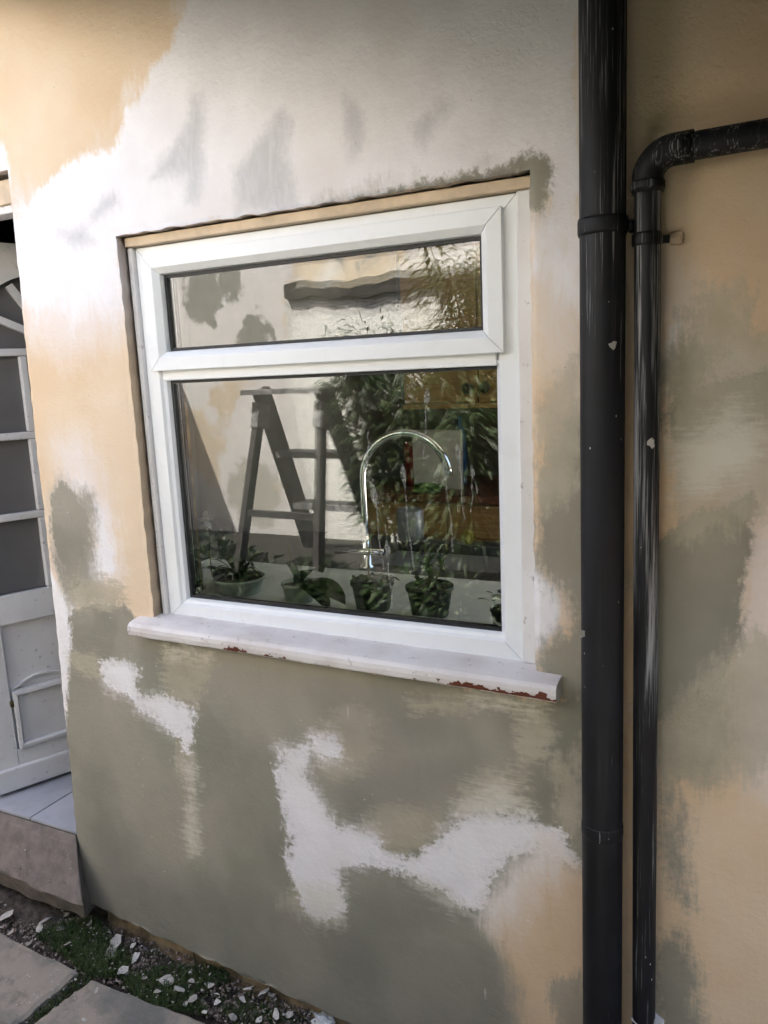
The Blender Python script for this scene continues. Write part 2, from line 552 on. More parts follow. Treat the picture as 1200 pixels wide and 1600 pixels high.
M['blue'] = simple('blue_plastic', (0.03, 0.12, 0.30), 0.4)
M['red'] = simple('red_plastic', (0.30, 0.02, 0.025), 0.4)
M['green'] = simple('green_cloth', (0.10, 0.22, 0.05), 0.9)
M['yellow'] = simple('yellow_sponge', (0.30, 0.25, 0.04), 0.9)
M['ladder'] = wood_material('grey_weathered_wood', (0.035, 0.033, 0.031), (0.085, 0.08, 0.077))
M['tread'] = simple('paint_splashed_tread', (0.30, 0.30, 0.30), 0.7, 0.3, 20)
M['beam'] = wood_material('dark_old_beam', (0.028, 0.025, 0.022), (0.085, 0.078, 0.07), 0.7, 0.9)
M['roughcast'] = roughcast()
M['yardwall'] = yard_render()
M['terrace'] = simple('terrace_soil', (0.035, 0.034, 0.026), 0.9, 0.2, 6, bump=0.5)
M['bounce_concrete'] = simple('bounce_concrete', (0.62, 0.585, 0.535), 0.9, 0.12, 5, bump=0.4)
M['bounce_side_paving'] = simple('pale_bounce_paving', (0.55, 0.53, 0.49), 0.9, 0.1, 5, bump=0.3)
M['felt'] = simple('black_roof_felt', (0.020, 0.017, 0.015), 0.95, 0.2, 30, bump=0.5)
M['darkwood'] = wood_material('shade_board_wood', (0.012, 0.010, 0.009), (0.024, 0.020, 0.018), 1.0, 0.9)
M['brass'] = simple('tarnished_brass', (0.16, 0.13, 0.06), 0.45, 0.2, metal=0.7)


# ------------------------------------------------------------------ mesh helpers
def link(o, parent=None):
    COL.objects.link(o)
    if parent is not None:
        o.parent = parent
        if parent.type == 'EMPTY':
            o.location = -parent.location
    return o


def mesh_obj(name, verts, faces, mat, parent=None, smooth=False):
    me = bpy.data.meshes.new(name)
    me.from_pydata([tuple(v) for v in verts], [], faces)
    me.materials.append(mat)
    if smooth:
        me.polygons.foreach_set('use_smooth', [True] * len(me.polygons))
    me.update()
    return link(bpy.data.objects.new(name, me), parent)


def bm_obj(name, bm, mat, parent=None, smooth=False):
    bmesh.ops.recalc_face_normals(bm, faces=bm.faces[:])
    me = bpy.data.meshes.new(name)
    bm.to_mesh(me)
    bm.free()
    me.materials.append(mat)
    if smooth:
        me.polygons.foreach_set('use_smooth', [True] * len(me.polygons))
    return link(bpy.data.objects.new(name, me), parent)


def tag(o, label, cat, group=None):
    o['label'] = label
    o['category'] = cat
    if group:
        o['group'] = group
    return o


def thing(name, label, cat, loc=(0, 0, 0), group=None):
    o = bpy.data.objects.new(name, None)
    o.empty_display_size = 0.05
    COL.objects.link(o)
    o.location = loc
    return tag(o, label, cat, group)


def struct(o):
    o['kind'] = 'structure'
    return o


def stuff(o):
    o['kind'] = 'stuff'
    return o


def add_box(bm, x0, x1, y0, y1, z0, z1, bevel=0.0, mtx=None):
    vs = [bm.verts.new((x, y, z)) for x in (x0, x1) for y in (y0, y1) for z in (z0, z1)]
    idx = [(0, 1, 3, 2), (4, 6, 7, 5), (0, 4, 5, 1), (2, 3, 7, 6), (0, 2, 6, 4), (1, 5, 7, 3)]
    fs = [bm.faces.new([vs[i] for i in f]) for f in idx]
    if mtx is not None:
        bmesh.ops.transform(bm, matrix=mtx, verts=vs)
    if bevel > 0:
        es = list({e for f in fs for e in f.edges})
        bmesh.ops.bevel(bm, geom=es, offset=bevel, segments=2, profile=0.5, affect='EDGES')


def box_obj(name, x0, x1, y0, y1, z0, z1, mat, parent=None, bevel=0.0, mtx=None):
    bm = bmesh.new()
    add_box(bm, x0, x1, y0, y1, z0, z1, bevel, mtx)
    return bm_obj(name, bm, mat, parent)


def tube_data(pts, rad, seg=12, cap=True, closed=False):
    pts = [Vector(p) for p in pts]
    rads = rad if isinstance(rad, (list, tuple)) else [rad] * len(pts)
    vs, fs = [], []
    nrm = None
    for i, p in enumerate(pts):
        a = pts[max(0, i - 1)]
        b = pts[min(len(pts) - 1, i + 1)]
        d = (b - a).normalized()
        if nrm is None:
            nrm = d.orthogonal().normalized()
        nrm = (nrm - d * nrm.dot(d)).normalized()
        bn = d.cross(nrm)
        for k in range(seg):
            an = 2 * math.pi * k / seg
            vs.append(p + (nrm * math.cos(an) + bn * math.sin(an)) * rads[i])
    for i in range(len(pts) - 1):
        for k in range(seg):
            k2 = (k + 1) % seg
            fs.append((i * seg + k, i * seg + k2, (i + 1) * seg + k2, (i + 1) * seg + k))
    if cap:
        fs.append(tuple(range(seg - 1, -1, -1)))
        fs.append(tuple(range((len(pts) - 1) * seg, len(pts) * seg)))
    return vs, fs


def tube_obj(name, pts, rad, mat, parent=None, seg=16):
    vs, fs = tube_data(pts, rad, seg)
    return mesh_obj(name, vs, fs, mat, parent, True)


def lathe_obj(name, prof, cx, cy, mat, parent=None, seg=28, wob=0.0):
    vs, fs = [], []
    for i, (r, z) in enumerate(prof):
        for k in range(seg):
            an = 2 * math.pi * k / seg
            rr = r * (1 + wob * math.sin(3 * an + i))
            vs.append((cx + rr * math.cos(an), cy + rr * math.sin(an), z))
    for i in range(len(prof) - 1):
        for k in range(seg):
            k2 = (k + 1) % seg
            fs.append((i * seg + k, i * seg + k2, (i + 1) * seg + k2, (i + 1) * seg + k))
    fs.append(tuple(range(seg - 1, -1, -1)))
    fs.append(tuple((len(prof) - 1) * seg + k for k in range(seg)))
    return mesh_obj(name, vs, fs, mat, parent, True)


def set_attr(o, name, vals):
    a = o.data.attributes.new(name, 'FLOAT', 'POINT')
    a.data.foreach_set('value', np.asarray(vals, dtype=np.float32))


def catmull(pts, n=8):
    pts = [Vector(p) for p in pts]
    out = []
    for i in range(len(pts) - 1):
        p0, p1, p2, p3 = pts[max(i - 1, 0)], pts[i], pts[i + 1], pts[min(i + 2, len(pts) - 1)]
        for k in range(n):
            t = k / n
            out.append(0.5 * ((2 * p1) + (p2 - p0) * t + (2 * p0 - 5 * p1 + 4 * p2 - p3) * t * t + (3 * p1 - p0 - 3 * p2 + p3) * t ** 3))
    out.append(pts[-1])
    return out


# ------------------------------------------------------------------ the ground
def build_ground():
    xs = np.concatenate([np.linspace(-60, -4, 8), np.linspace(-3.4, 0.8, 61), np.linspace(1.5, 60, 8)])
    ys = np.concatenate([np.linspace(-60, -4, 8), np.linspace(-3.2, -0.75, 18), np.linspace(-0.7, 0.1, 41), np.linspace(0.6, 60, 8)])
    vs, fs = [], []
    for y in ys:
        for x in xs:
            z = gz(x) - 0.012
            if -2.6 < x < -0.4 and -0.7 < y < 0.05:
                z += 0.008 * math.sin(31 * x + 11 * y) * math.sin(23 * y + 5 * x) + 0.006 * math.sin(67 * x) * math.cos(71 * y)
                if y > -0.13:
                    z += -0.012 + 0.06 * max(0, min(1, (-1.9 - x) / 0.15)) * max(0, 1 - abs(y + 0.05) / .12)
            vs.append((x, y, z))
    nx = len(xs)
    for j in range(len(ys) - 1):
        for i in range(nx - 1):
            fs.append((j * nx + i, j * nx + i + 1, (j + 1) * nx + i + 1, (j + 1) * nx + i))
    o = mesh_obj('ground', vs, fs, M['soil'], None, True)
    struct(o)


build_ground()

# ------------------------------------------------------------------ the house
WX0, WX1, WZ0, WZ1 = -1.507, -0.442, 1.108, 2.128       # window opening
DX0, DX1, DZ0, DZ1 = -2.42, -1.918, 0.0, 2.338           # door opening
WALL_TOP = 3.15
FR = 0.045                                               # window frame face behind the wall face
house = thing('house', 'house wall with patchy peach, white and grey render around a white window', 'house', (-1.0, 0, 0))


def poly_sd(P, poly):
    """signed distance, inside positive, of points P (n,2) to a polygon"""
    q = np.asarray(poly, float)
    n = len(q)
    d = np.full(len(P), 1e9)
    ins = np.zeros(len(P), bool)
    for i in range(n):
        a, b = q[i], q[(i + 1) % n]
        e = b - a
        w = P - a
        tt = np.clip((w @ e) / max(e @ e, 1e-12), 0, 1)
        d = np.minimum(d, np.hypot(*(w - tt[:, None] * e).T))
        c = ((a[1] > P[:, 1]) != (b[1] > P[:, 1]))
        with np.errstate(divide='ignore', invalid='ignore'):
            xi = (b[0] - a[0]) * (P[:, 1] - a[1]) / (b[1] - a[1] + 1e-12) + a[0]
        ins ^= c & (P[:, 0] < xi)
    return np.where(ins, d, -d)


# outlines of paint and plaster on the wall, as surveyed in the photograph
PATCH = {
    'white': [
        [(262, 75), (330, -80), (700, -120), (906, -60), (908, 300), (880, 330), (836, 300), (822, 262), (500, 330), (186, 372), (184, 420), (150, 452), (110, 440), (40, 455), (24, 400), (22, 345), (60, 292), (100, 262), (135, 240), (182, 232), (190, 195), (222, 135)],
        [(122, 760), (160, 790), (174, 850), (183, 893), (145, 915), (122, 910), (128, 880), (152, 850), (146, 800)],
        [(79, 890), (95, 925), (118, 942), (122, 962), (116, 990), (120, 1010), (114, 1040), (116, 1070), (111, 1140), (106, 1155), (90, 1150), (60, 900)],
        [(834, 890), (868, 915), (884, 955), (866, 990), (845, 1015), (820, 1020), (820, 900)],
        [(1040, 505), (1066, 500), (1060, 560), (1044, 580)],
        [(-60, 215), (8, 225), (12, 285), (-60, 285)],
    ],
    'whitesoft': [
        [(22, 330), (190, 372), (195, 470), (175, 500), (140, 480), (115, 505), (90, 480), (55, 490), (30, 470)],
        [(832, 330), (905, 300), (906, 470), (870, 450), (845, 420)],
    ],
    'soft': [
        [(20, 300), (190, 300), (205, 480), (180, 540), (110, 560), (40, 530)],
        [(84, 690), (130, 680), (165, 740), (185, 900), (120, 930), (80, 900), (95, 780)],
        [(828, 300), (905, 300), (906, 640), (880, 560), (840, 520)],
        [(680, 1330), (790, 1280), (900, 1330), (830, 1400), (760, 1470), (700, 1420)],
        [(1030, 400), (1200, 600), (1200, 900), (1120, 780), (1040, 620)],
        [(560, 250), (900, 60), (905, 280), (600, 300)],
        [(1150, 820), (1240, 800), (1240, 1280), (1130, 1160)],
    ],
    'pale': [
        [(237, 280), (270, 225), (295, 190), (297, 150), (317, 142), (320, 190), (312, 240), (316, 312), (295, 314), (293, 275), (252, 277)],
        [(368, 335), (366, 270), (395, 230), (420, 200), (438, 168), (452, 190), (440, 230), (462, 280), (468, 322)],
        [(135, 345), (150, 320), (180, 298), (187, 315), (165, 335), (145, 352)],
        [(540, 150), (556, 160), (566, 220), (552, 250), (545, 200)],
        [(640, 200), (690, 150), (700, 165), (660, 230)],
        [(90, 365), (130, 352), (150, 380), (110, 385)],
    ],
    'grey': [
        # whole lower wall
        [(112, 950), (150, 938), (200, 948), (228, 985), (860, 1095), (925, 1080), (960, 1600), (940, 1720), (560, 1660), (90, 1440), (100, 1160)],
        [(81, 775), (96, 748), (110, 758), (124, 772), (140, 800), (145, 830), (141, 850), (128, 880), (122, 915), (104, 905), (88, 865), (80, 820)],
        [(742, 277), (800, 258), (822, 240), (850, 244), (868, 262), (862, 300), (856, 332), (826, 346), (815, 300), (812, 272), (770, 283)],
        [(500, 322), (640, 289), (745, 268), (770, 290), (640, 306), (520, 330)],
        [(1036, 838), (1098, 795), (1180, 772), (1168, 900), (1160, 1000), (1120, 1075), (1078, 1120), (1040, 1135), (1010, 1130), (1005, 850)],
        [(1030, 640), (1082, 604), (1140, 592), (1230, 575), (1230, 640), (1122, 686), (1052, 692)],
    ],
    'greysoft': [
        [(880, 660), (930, 630), (935, 1110), (870, 1105), (836, 1040), (845, 1012), (888, 975), (880, 925), (836, 880), (834, 800), (852, 730)],
        [(84, 760), (150, 770), (150, 900), (190, 950), (110, 950), (85, 880)],
        [(1028, 1180), (1052, 1180), (1068, 1330), (1082, 1425), (1060, 1410), (1034, 1320)],
        [(1030, 560), (1080, 520), (1130, 540), (1090, 640), (1035, 660)],
        [(1020, 1080), (1140, 1060), (1150, 1160), (1100, 1230), (1020, 1200)],
        [(1020, 1475), (1062, 1450), (1092, 1540), (1100, 1640), (1020, 1640)],
    ],
    'smear_v': [
        [(280, 1145), (304, 1150), (303, 1290), (306, 1345), (290, 1345), (288, 1270), (279, 1200)],
        [(1062, 492), (1100, 450), (1160, 440), (1182, 505), (1230, 500), (1230, 700), (1040, 720)],
        [(1036, 690), (1230, 640), (1230, 800), (1050, 850)],
        [(1030, 1120), (1180, 980), (1230, 1000), (1230, 1180), (1120, 1240), (1040, 1230)],
        [(470, 1345), (530, 1360), (530, 1440), (480, 1450), (440, 1420)],
        [(860, 1200), (905, 1150), (912, 1340), (880, 1310)],
        [(838, 640), (905, 560), (906, 760), (850, 800)],
    ],
    'smear_h': [
        [(262, 1010), (335, 1025), (325, 1060), (305, 1110), (270, 1095), (255, 1060)],
        [(718, 1225), (760, 1200), (815, 1205), (835, 1260), (780, 1268), (712, 1262)],
        [(118, 905), (190, 905), (205, 945), (150, 952), (112, 948)],
        [(104, 1020), (150, 1018), (152, 1050), (110, 1055)],
    ],
    'smear_d': [
        [(500, 1130), (560, 1100), (605, 1130), (590, 1175), (560, 1215), (520, 1225), (490, 1190)],
        [(545, 1300), (600, 1255), (690, 1265), (705, 1300), (670, 1330), (620, 1342)],
        [(800, 1105), (850, 1100), (868, 1130), (840, 1190), (812, 1195)],
        [(640, 1090), (720, 1095), (730, 1115), (650, 1112)],
    ],
    'white_top': [
        [(160, 1042), (196, 1036), (216, 1048), (207, 1072), (226, 1090), (262, 1094), (302, 1108), (302, 1140), (292, 1175), (284, 1150), (262, 1138), (240, 1118), (216, 1108), (200, 1084), (182, 1080), (166, 1066)],
        [(488, 1152), (520, 1156), (530, 1178), (502, 1180)],
        [(446, 1176), (480, 1166), (478, 1215), (505, 1260), (530, 1288), (575, 1300), (600, 1330), (640, 1342), (686, 1316), (706, 1296), (716, 1280), (740, 1268), (820, 1278), (872, 1304), (902, 1346), (880, 1345), (842, 1318), (800, 1338), (770, 1368), (746, 1420), (716, 1412), (694, 1390), (640, 1358), (560, 1348), (526, 1362), (530, 1380), (537, 1412), (508, 1436), (482, 1425), (450, 1345), (456, 1310), (440, 1262), (438, 1208)],
    ],
    'pale_top': [
        [(736, 1084), (800, 1090), (852, 1100), (832, 1114), (742, 1100)],
        [(260, 1010), (290, 1008), (330, 1020), (322, 1032), (270, 1024)],
        [(470, 1380), (540, 1390), (530, 1440), (490, 1445)],
        [(720, 1245), (800, 1225), (830, 1275), (716, 1280)],
        [(292, 1190), (302, 1195), (303, 1330), (292, 1330)],
        [(640, 1368), (705, 1392), (740, 1430), (722, 1440)],
        [(1050, 700), (1150, 640), (1200, 690), (1120, 760), (1050, 780)],
    ],
    'peach_top': [
        [(800, 1342), (852, 1312), (900, 1352), (960, 1355), (975, 1720), (815, 1720), (803, 1545), (775, 1482), (742, 1442), (758, 1402)],
    ],
    'grey_top': [
        [(716, 1412), (742, 1440), (770, 1478), (790, 1520), (750, 1530), (700, 1470)],
        [(862, 1530), (912, 1520), (930, 1620), (870, 1600)],
    ],
    'damp': [
        [(100, 1345), (300, 1380), (480, 1420), (560, 1440), (760, 1490), (800, 1550), (815, 1700), (560, 1640), (80, 1440)],
        [(520, 1235), (560, 1202), (640, 1190), (745, 1178), (722, 1232), (640, 1258), (562, 1285), (530, 1265)],
        [(80, 832), (132, 836), (122, 868), (95, 878)],
        [(560, 1395), (680, 1390), (712, 1440), (640, 1480), (560, 1470)],
        [(150, 1290), (205, 1310), (205, 1365), (160, 1370)],
        [(860, 1070), (912, 1060), (912, 1110), (870, 1110)],
        [(480, 1080), (640, 1095), (720, 1150), (600, 1180), (520, 1150)],
        [(205, 1405), (232, 1412), (262, 1440), (230, 1445)],
        [(290, 1375), (312, 1385), (306, 1430), (288, 1420)],
        [(310, 1455), (350, 1460), (352, 1478), (322, 1476)],
        [(430, 1420), (462, 1430), (450, 1500), (428, 1490)],
    ],
}


def fbm(P, scale, octaves):
    """value noise in 0..1 for points P (n,2)"""
    r = np.random.default_rng(int(scale * 100))
    tab = r.uniform(0, 1, (256, 256))
    out, amp, tot = np.zeros(len(P)), 1.0, 0.0
    q = (P + 20.0) * scale
    for _ in range(octaves):
        i = np.floor(q).astype(int)
        f = q - i
        f = f * f * (3 - 2 * f)
        g = lambda a, b: tab[(i[:, 0] + a) % 256, (i[:, 1] + b) % 256]
        out += amp * ((g(0, 0) * (1 - f[:, 0]) + g(1, 0) * f[:, 0]) * (1 - f[:, 1]) + (g(0, 1) * (1 - f[:, 0]) + g(1, 1) * f[:, 0]) * f[:, 1])
        tot += amp
        amp *= 0.55
        q = q * 2.03 + 7.7
    out = out / tot
    return 0.5 + (out - out.mean()) / (out.std() + 1e-9) * 0.13


def base_z(x):
    # uneven lower edge of the render coat
    px = [-4.0, -1.935, -1.734, -1.486, -1.258, -0.931, 0.5, 4]
    pz = [0.20, 0.150, 0.128, 0.104, 0.084, 0.058, 0.02, 0.02]
    return float(np.interp(x, px, pz)) + 0.003 * math.sin(40 * x) + 0.002 * math.sin(93 * x)


def door_lean(z):
    return float(np.interp(z, [0.15, 0.385, 0.56, 1.2, 1.77, 2.23], [-0.014, -0.002, 0.005, 0.024, 0.039, 0.055]))


def build_wall():
    st = 0.0135

    def seg(a, b, s=st):
        return list(np.linspace(a, b, max(2, int(round((b - a) / s)) + 1)))
    xs = [-4.2, -3.6, -3.0] + seg(-2.6, DX0)[:-1] + seg(DX0, DX1)[:-1] + seg(DX1, WX0)[:-1] + seg(WX0, WX1)[:-1] + seg(WX1, 0.25) + [0.6, 1.2, 2.0, 3.2]
    zs = seg(0.0, WZ0)[:-1] + seg(WZ0, WZ1)[:-1] + seg(WZ1, DZ1)[:-1] + seg(DZ1, 2.85) + [2.95, WALL_TOP]
    xs, zs = np.array(xs), np.array(zs)

    def hole(x0, x1, z0, z1):
        cx, cz = (x0 + x1) / 2, (z0 + z1) / 2
        return (WX0 < cx < WX1 and WZ0 < cz < WZ1) or (DX0 < cx < DX1 and cz < DZ1)
    vs, fs, key = [], [], {}

    def V(i, j, back=0):
        k = (i, j, back)
        if k not in key:
            x, z = xs[i], zs[j]
            y = 0.0
            if back == 0:
                y = 0.0022 * math.sin(3.1 * x + 1.2) * math.sin(2.7 * z) + 0.0016 * math.sin(9 * x + 5 * z) + 0.0009 * math.sin(23 * x - 17 * z)
                if DX1 - .001 < x < DX1 + .12 and z < DZ1 + 0.1:
                    x += door_lean(z) * (1 - (x - DX1) / .121)
                ed = 1e9
                if WX0 - .05 < x < WX1 + .05 and WZ0 - .05 < z < WZ1 + .05:
                    ed = max(WX0 - x, x - WX1, WZ0 - z, z - WZ1)
                if DX0 - .05 < x < DX1 + .05 and z < DZ1 + .05:
                    ed = min(ed, max(DX0 - x, xs[i] - DX1, z - DZ1))
                if ed < 1e-6:       # worn arris
                    y += 0.004
                    x += 0.0016 * math.sin(17 * z) * math.sin(91 * z + 1) + random.uniform(-.0009, .0009)
                    z += (0.0022 * math.sin(13 * x) * math.sin(71 * x + 2) + random.uniform(-.0012, .0012)) if z > 1.2 else 0
                if j == 0 or zs[j] < base_z(x):
                    z = base_z(x)
            else:
                y = back
                if abs(x - DX1) < 1e-6 and z < DZ1 + 0.1:
                    x += door_lean(z)
            key[k] = len(vs)
            vs.append((x, y, z))
        return key[k]
    nx, nz = len(xs), len(zs)
    for j in range(nz - 1):
        for i in range(nx - 1):
            if hole(xs[i], xs[i + 1], zs[j], zs[j + 1]):
                continue
            if max(zs[j], zs[j + 1]) <= base_z((xs[i] + xs[i + 1]) / 2) - 0.004:
                continue
            fs.append((V(i, j), V(i + 1, j), V(i + 1, j + 1), V(i, j + 1)))
    # reveals of the two openings and the underside of the coat
    def strip(ij, depth):
        for (a, b) in zip(ij[:-1], ij[1:]):
            fs.append((V(*a), V(*b), V(*b, depth), V(*a, depth)))
    ix0, ix1 = int(np.argmin(abs(xs - WX0))), int(np.argmin(abs(xs - WX1)))
    jz0, jz1 = int(np.argmin(abs(zs - WZ0))), int(np.argmin(abs(zs - WZ1)))
    strip([(ix0, j) for j in range(jz0, jz1 + 1)], 0.16)
    strip([(ix1, j) for j in range(jz0, jz1 + 1)], 0.16)
    strip([(i, jz1) for i in range(ix0, ix1 + 1)], 0.16)
    strip([(i, jz0) for i in range(ix0, ix1 + 1)], 0.16)
    dx0, dx1 = int(np.argmin(abs(xs - DX0))), int(np.argmin(abs(xs - DX1)))
    dz1 = int(np.argmin(abs(zs - DZ1)))
    jb = max(j for j in range(nz) if zs[j] < 0.15)
    strip([(dx0, j) for j in range(jb, dz1 + 1)], 0.10)
    strip([(dx1, j) for j in range(jb, dz1 + 1)], 0.10)
    strip([(i, dz1) for i in range(dx0, dx1 + 1)], 0.10)
    b0 = len(vs)
    for x in xs:
        vs.append((x, 0.001, base_z(x) - 0.0005))
        vs.append((x, 0.04, base_z(x) + 0.004))
    for i in range(nx - 1):
        if not DX0 < (xs[i] + xs[i + 1]) / 2 < DX1:
            fs.append((b0 + 2 * i, b0 + 2 * i + 1, b0 + 2 * i + 3, b0 + 2 * i + 2))
    strip([(i, nz - 1) for i in range(nx)], 0.3)
    o = mesh_obj('wall', vs, fs, M['wall'], house, True)
    P = np.array([(v[0], v[2]) for v in vs])
    yy = np.array([v[1] for v in vs])
    for name, polys in PATCH.items():
        sd = np.full(len(P), -0.4)
        for pl in polys:
            w = [(lambda q: (q.x, q.z))(at(u, v, 0.0)) for u, v in pl]
            sd = np.maximum(sd, poly_sd(P, w))
        if name in ('white', 'whitesoft', 'pale', 'grey', 'greysoft', 'white_top', 'pale_top', 'smear_v', 'smear_h', 'smear_d'):
            inrev = (yy > 0.009) & ~((P[:, 0] > -0.47) | (P[:, 0] < -1.85))
            sd = np.where(inrev, np.minimum(sd, -0.2), sd)
        set_attr(o, name, np.clip(sd, -0.4, 0.4))
    for nm, sc, oc, sx in (('n_big', 1.9, 4, 1.0), ('n_green', 3.4, 4, 1.0), ('n_mottle', 5.5, 5, 0.7)):
        set_attr(o, nm, fbm(P * np.array([1.0, sx]), sc, oc))
    return o


wall = build_wall()
# inner leaf of the masonry and the plinth below the render
bmw = bmesh.new()
for (a, b, c, d) in ((-4.2, DX0, 0, WALL_TOP), (DX0, DX1 + 0.06, DZ1, WALL_TOP), (DX1 + 0.06, WX0, 0, WALL_TOP), (WX0, WX1, 0, WZ0), (WX0, WX1, WZ1, WALL_TOP), (WX1, 3.2, 0, WALL_TOP)):
    add_box(bmw, a + (0.003 if a > -4 else 0), b - (0.003 if b < 3 else 0), 0.102 if a == DX0 else 0.030, 0.22, c - 0.2 if c == 0 else c + 0.003, d - 0.004)
bm_obj('masonry', bmw, M['plinth'], house)
bmr = bmesh.new()
add_box(bmr, -4.2, 1.06, 0.23, 2.9, WALL_TOP - 0.16, WALL_TOP - 0.01)
bm_obj('roof', bmr, M['felt'], house)


# --- window
def ring(x0, x1, z0, z1, prof, gap=0.0004):
    """four mitred members; prof = [(inset from the outer edge, y)] as a closed section"""
    out = []
    cs = [(x0, z0, 1, 1), (x1, z0, -1, 1), (x1, z1, -1, -1), (x0, z1, 1, -1)]
    for k in range(4):
        a, b = cs[k], cs[(k + 1) % 4]
        d = Vector((b[0] - a[0], 0, b[1] - a[1])).normalized() * gap
        vs, fs = [], []
        n = len(prof)
        for (c, s) in ((a, 1), (b, -1)):
            for ins, y in prof:
                vs.append(Vector((c[0] + c[2] * ins, y, c[1] + c[3] * ins)) + d * s)
        for i in range(n):
            j = (i + 1) % n
            fs.append((i, j, n + j, n + i))
        fs.append(tuple(range(n - 1, -1, -1)))
        fs.append(tuple(range(n, 2 * n)))
        out.append((vs, fs))
    return out


def fixed(name, vs, fs, mat, parent, bev=0.0012):
    bm = bmesh.new()
    bv = [bm.verts.new(v) for v in vs]
    for f in fs:
        bm.faces.new([bv[i] for i in f])
    bmesh.ops.recalc_face_normals(bm, faces=bm.faces[:])
    if bev:
        bmesh.ops.bevel(bm, geom=[e for e in bm.edges if e.calc_face_angle(0) > 0.5], offset=bev, segments=2, profile=0.5, affect='EDGES')
    return bm_obj(name, bm, mat, parent)


FX0, FX1, FZ0, FZ1 = -1.486, -0.4805, 1.119, 2.100
TZ0, TZ1 = 1.7645, 1.800                                   # transom
window = box_obj('window', FX0 + 0.050, FX1 - 0.050, FR + 0.003, FR + 0.060, TZ0, TZ1 + 0.012, M['upvc'], house, 0.002)
window['label'] = 'white plastic window, top-hung vent over a large fixed pane'
prof = [(0, FR), (0.040, FR), (0.052, FR + 0.016), (0.0565, FR + 0.024), (0.0565, FR + 0.065), (0, FR + 0.065)]
for vs, fs in ring(FX0, FX1, FZ0, FZ1, prof):
    fixed('frame_member', vs, fs, M['upvc'], window)
SX0, SX1, SZ0, SZ1 = -1.4575, -0.5085, 1.790, 2.077        # top-hung vent, standing proud of the frame
prof = [(0, FR - 0.016), (0.032, FR - 0.018), (0.047, FR - 0.004), (0.0485, FR + 0.012), (0.0485, FR + 0.045), (0.004, FR + 0.045), (0.0, FR - 0.001)]
for vs, fs in ring(SX0, SX1, SZ0, SZ1, prof):
    fixed('vent_member', vs, fs, M['upvc'], window)
# lower glazing bead
LX0, LX1, LZ0, LZ1 = -1.4275, -0.528, 1.175, 1.764
prof = [(-0.012, FR + 0.006), (-0.004, FR + 0.010), (0, FR + 0.020), (0, FR + 0.04), (-0.012, FR + 0.04)]
for vs, fs in ring(LX0, LX1, LZ0, LZ1, prof):
    fixed('glazing_bead', vs, fs, M['upvc'], window, 0.0006)
UX0, UX1, UZ0, UZ1 = -1.409, -0.5565, 1.8385, 2.0285
for (a, b, c, d, y) in ((LX0, LX1, LZ0, LZ1, FR + 0.021), (UX0, UX1, UZ0, UZ1, FR + 0.010)):
    bm = bmesh.new()
    w = 0.0075
    add_box(bm, a, a + w, y, y + 0.02, c, d)
    add_box(bm, b - w, b, y, y + 0.02, c, d)
    add_box(bm, a + w, b - w, y, y + 0.02, c, c + w)
    add_box(bm, a + w, b - w, y, y + 0.02, d - w, d)
    bm_obj('gasket', bm, M['gasket'], window)
    for (dy, mt, tilt) in ((0.006, 'glass', 0.0), (0.026, 'glass_in', 0.0022)):
        yy = y + dy
        vs = [(a + .001, yy, c + .001), (b - .001, yy + tilt, c + .001), (b - .001, yy + tilt * 1.6, d - .001), (a + .001, yy + tilt * .6, d - .001)]
        p = mesh_obj('pane', vs, [(0, 1, 2, 3)], M[mt], window)
        p['label'] = 'clear double-glazing sheet reflecting the yard'
    # inner spacer of the sealed unit
    for (e0, e1) in ((a + w, a + w + 0.006), (b - w - 0.006, b - w)):
        box_obj('spacer_bar', e0, e1, y + 0.021, y + 0.03, c + w, d - w, M['gasket'], window)
# dried drips on the glass
GY = FR + 0.021 + 0.0045
for (x, y, x2, y2, hw, hl) in ((668, 606, 662, 716, 5, 34), (628, 724, 646, 892, 4.5, 42), (583, 756, 599, 890, 5, 44), (693, 718, 709, 862, 4.5, 34), (714, 692, 726, 812, 4.5, 36), (604, 842, 613, 953, 4, 40), (736, 726, 746, 772, 3.5, 26), (652, 672, 655, 694, 1.5, 8), (575, 672, 574, 716, 1.2, 10), (738, 742, 737, 800, 1.2, 10), (640, 880, 644, 905, 1.5, 10), (718, 930, 720, 968, 1.4, 9)):
    L, R_ = [], []
    N = 26
    ln = y2 - y
    for k in range(N + 1):
        f = k / N
        yy = y + ln * f
        xx = x + (x2 - x) * f + 1.3 * math.sin(f * 9 + x) * min(1, f * 2)
        s = (yy - y)
        wd = hw * math.sin(math.pi * min(1, s / hl)) ** 0.8 if s < hl * 0.72 else 1.0 + 0.5 * math.sin(yy * 0.7 + x)
        wd = max(wd, 0.5)
        if f > 0.97:
            wd = 1.8
        L.append(at(xx - wd, yy, GY))
        R_.append(at(xx + wd, yy, GY))
    vs = L + R_
    fs = [(k, N + 1 + k, N + 2 + k, k + 1) for k in range(N)]
    mesh_obj('drip', vs, fs, M['drip'], window)

# trims between render and frame
for (a, b) in ((-1.5035, FX0 - 0.0012), (FX1 + 0.0012, -0.4445)):
    bm = bmesh.new()
    add_box(bm, a, b, FR - 0.012, FR + 0.05, WZ0 + 0.012, FZ1 + 0.002, 0.004)
    bm_obj('side_trim', bm, M['trim'], house)
box_obj('bedding_joint', FX0 + 0.002, FX1 - 0.002, FR - 0.004, FR + 0.05, 1.104, FZ0 - 0.0012, M['joint'], house)
hb = bmesh.new()
add_box(hb, WX0 + 0.006, WX1 - 0.004, 0.024, 0.10, FZ1 + 0.0025, WZ1 - 0.0035, 0.002)
bm_obj('head_board', hb, M['headboard'], house)


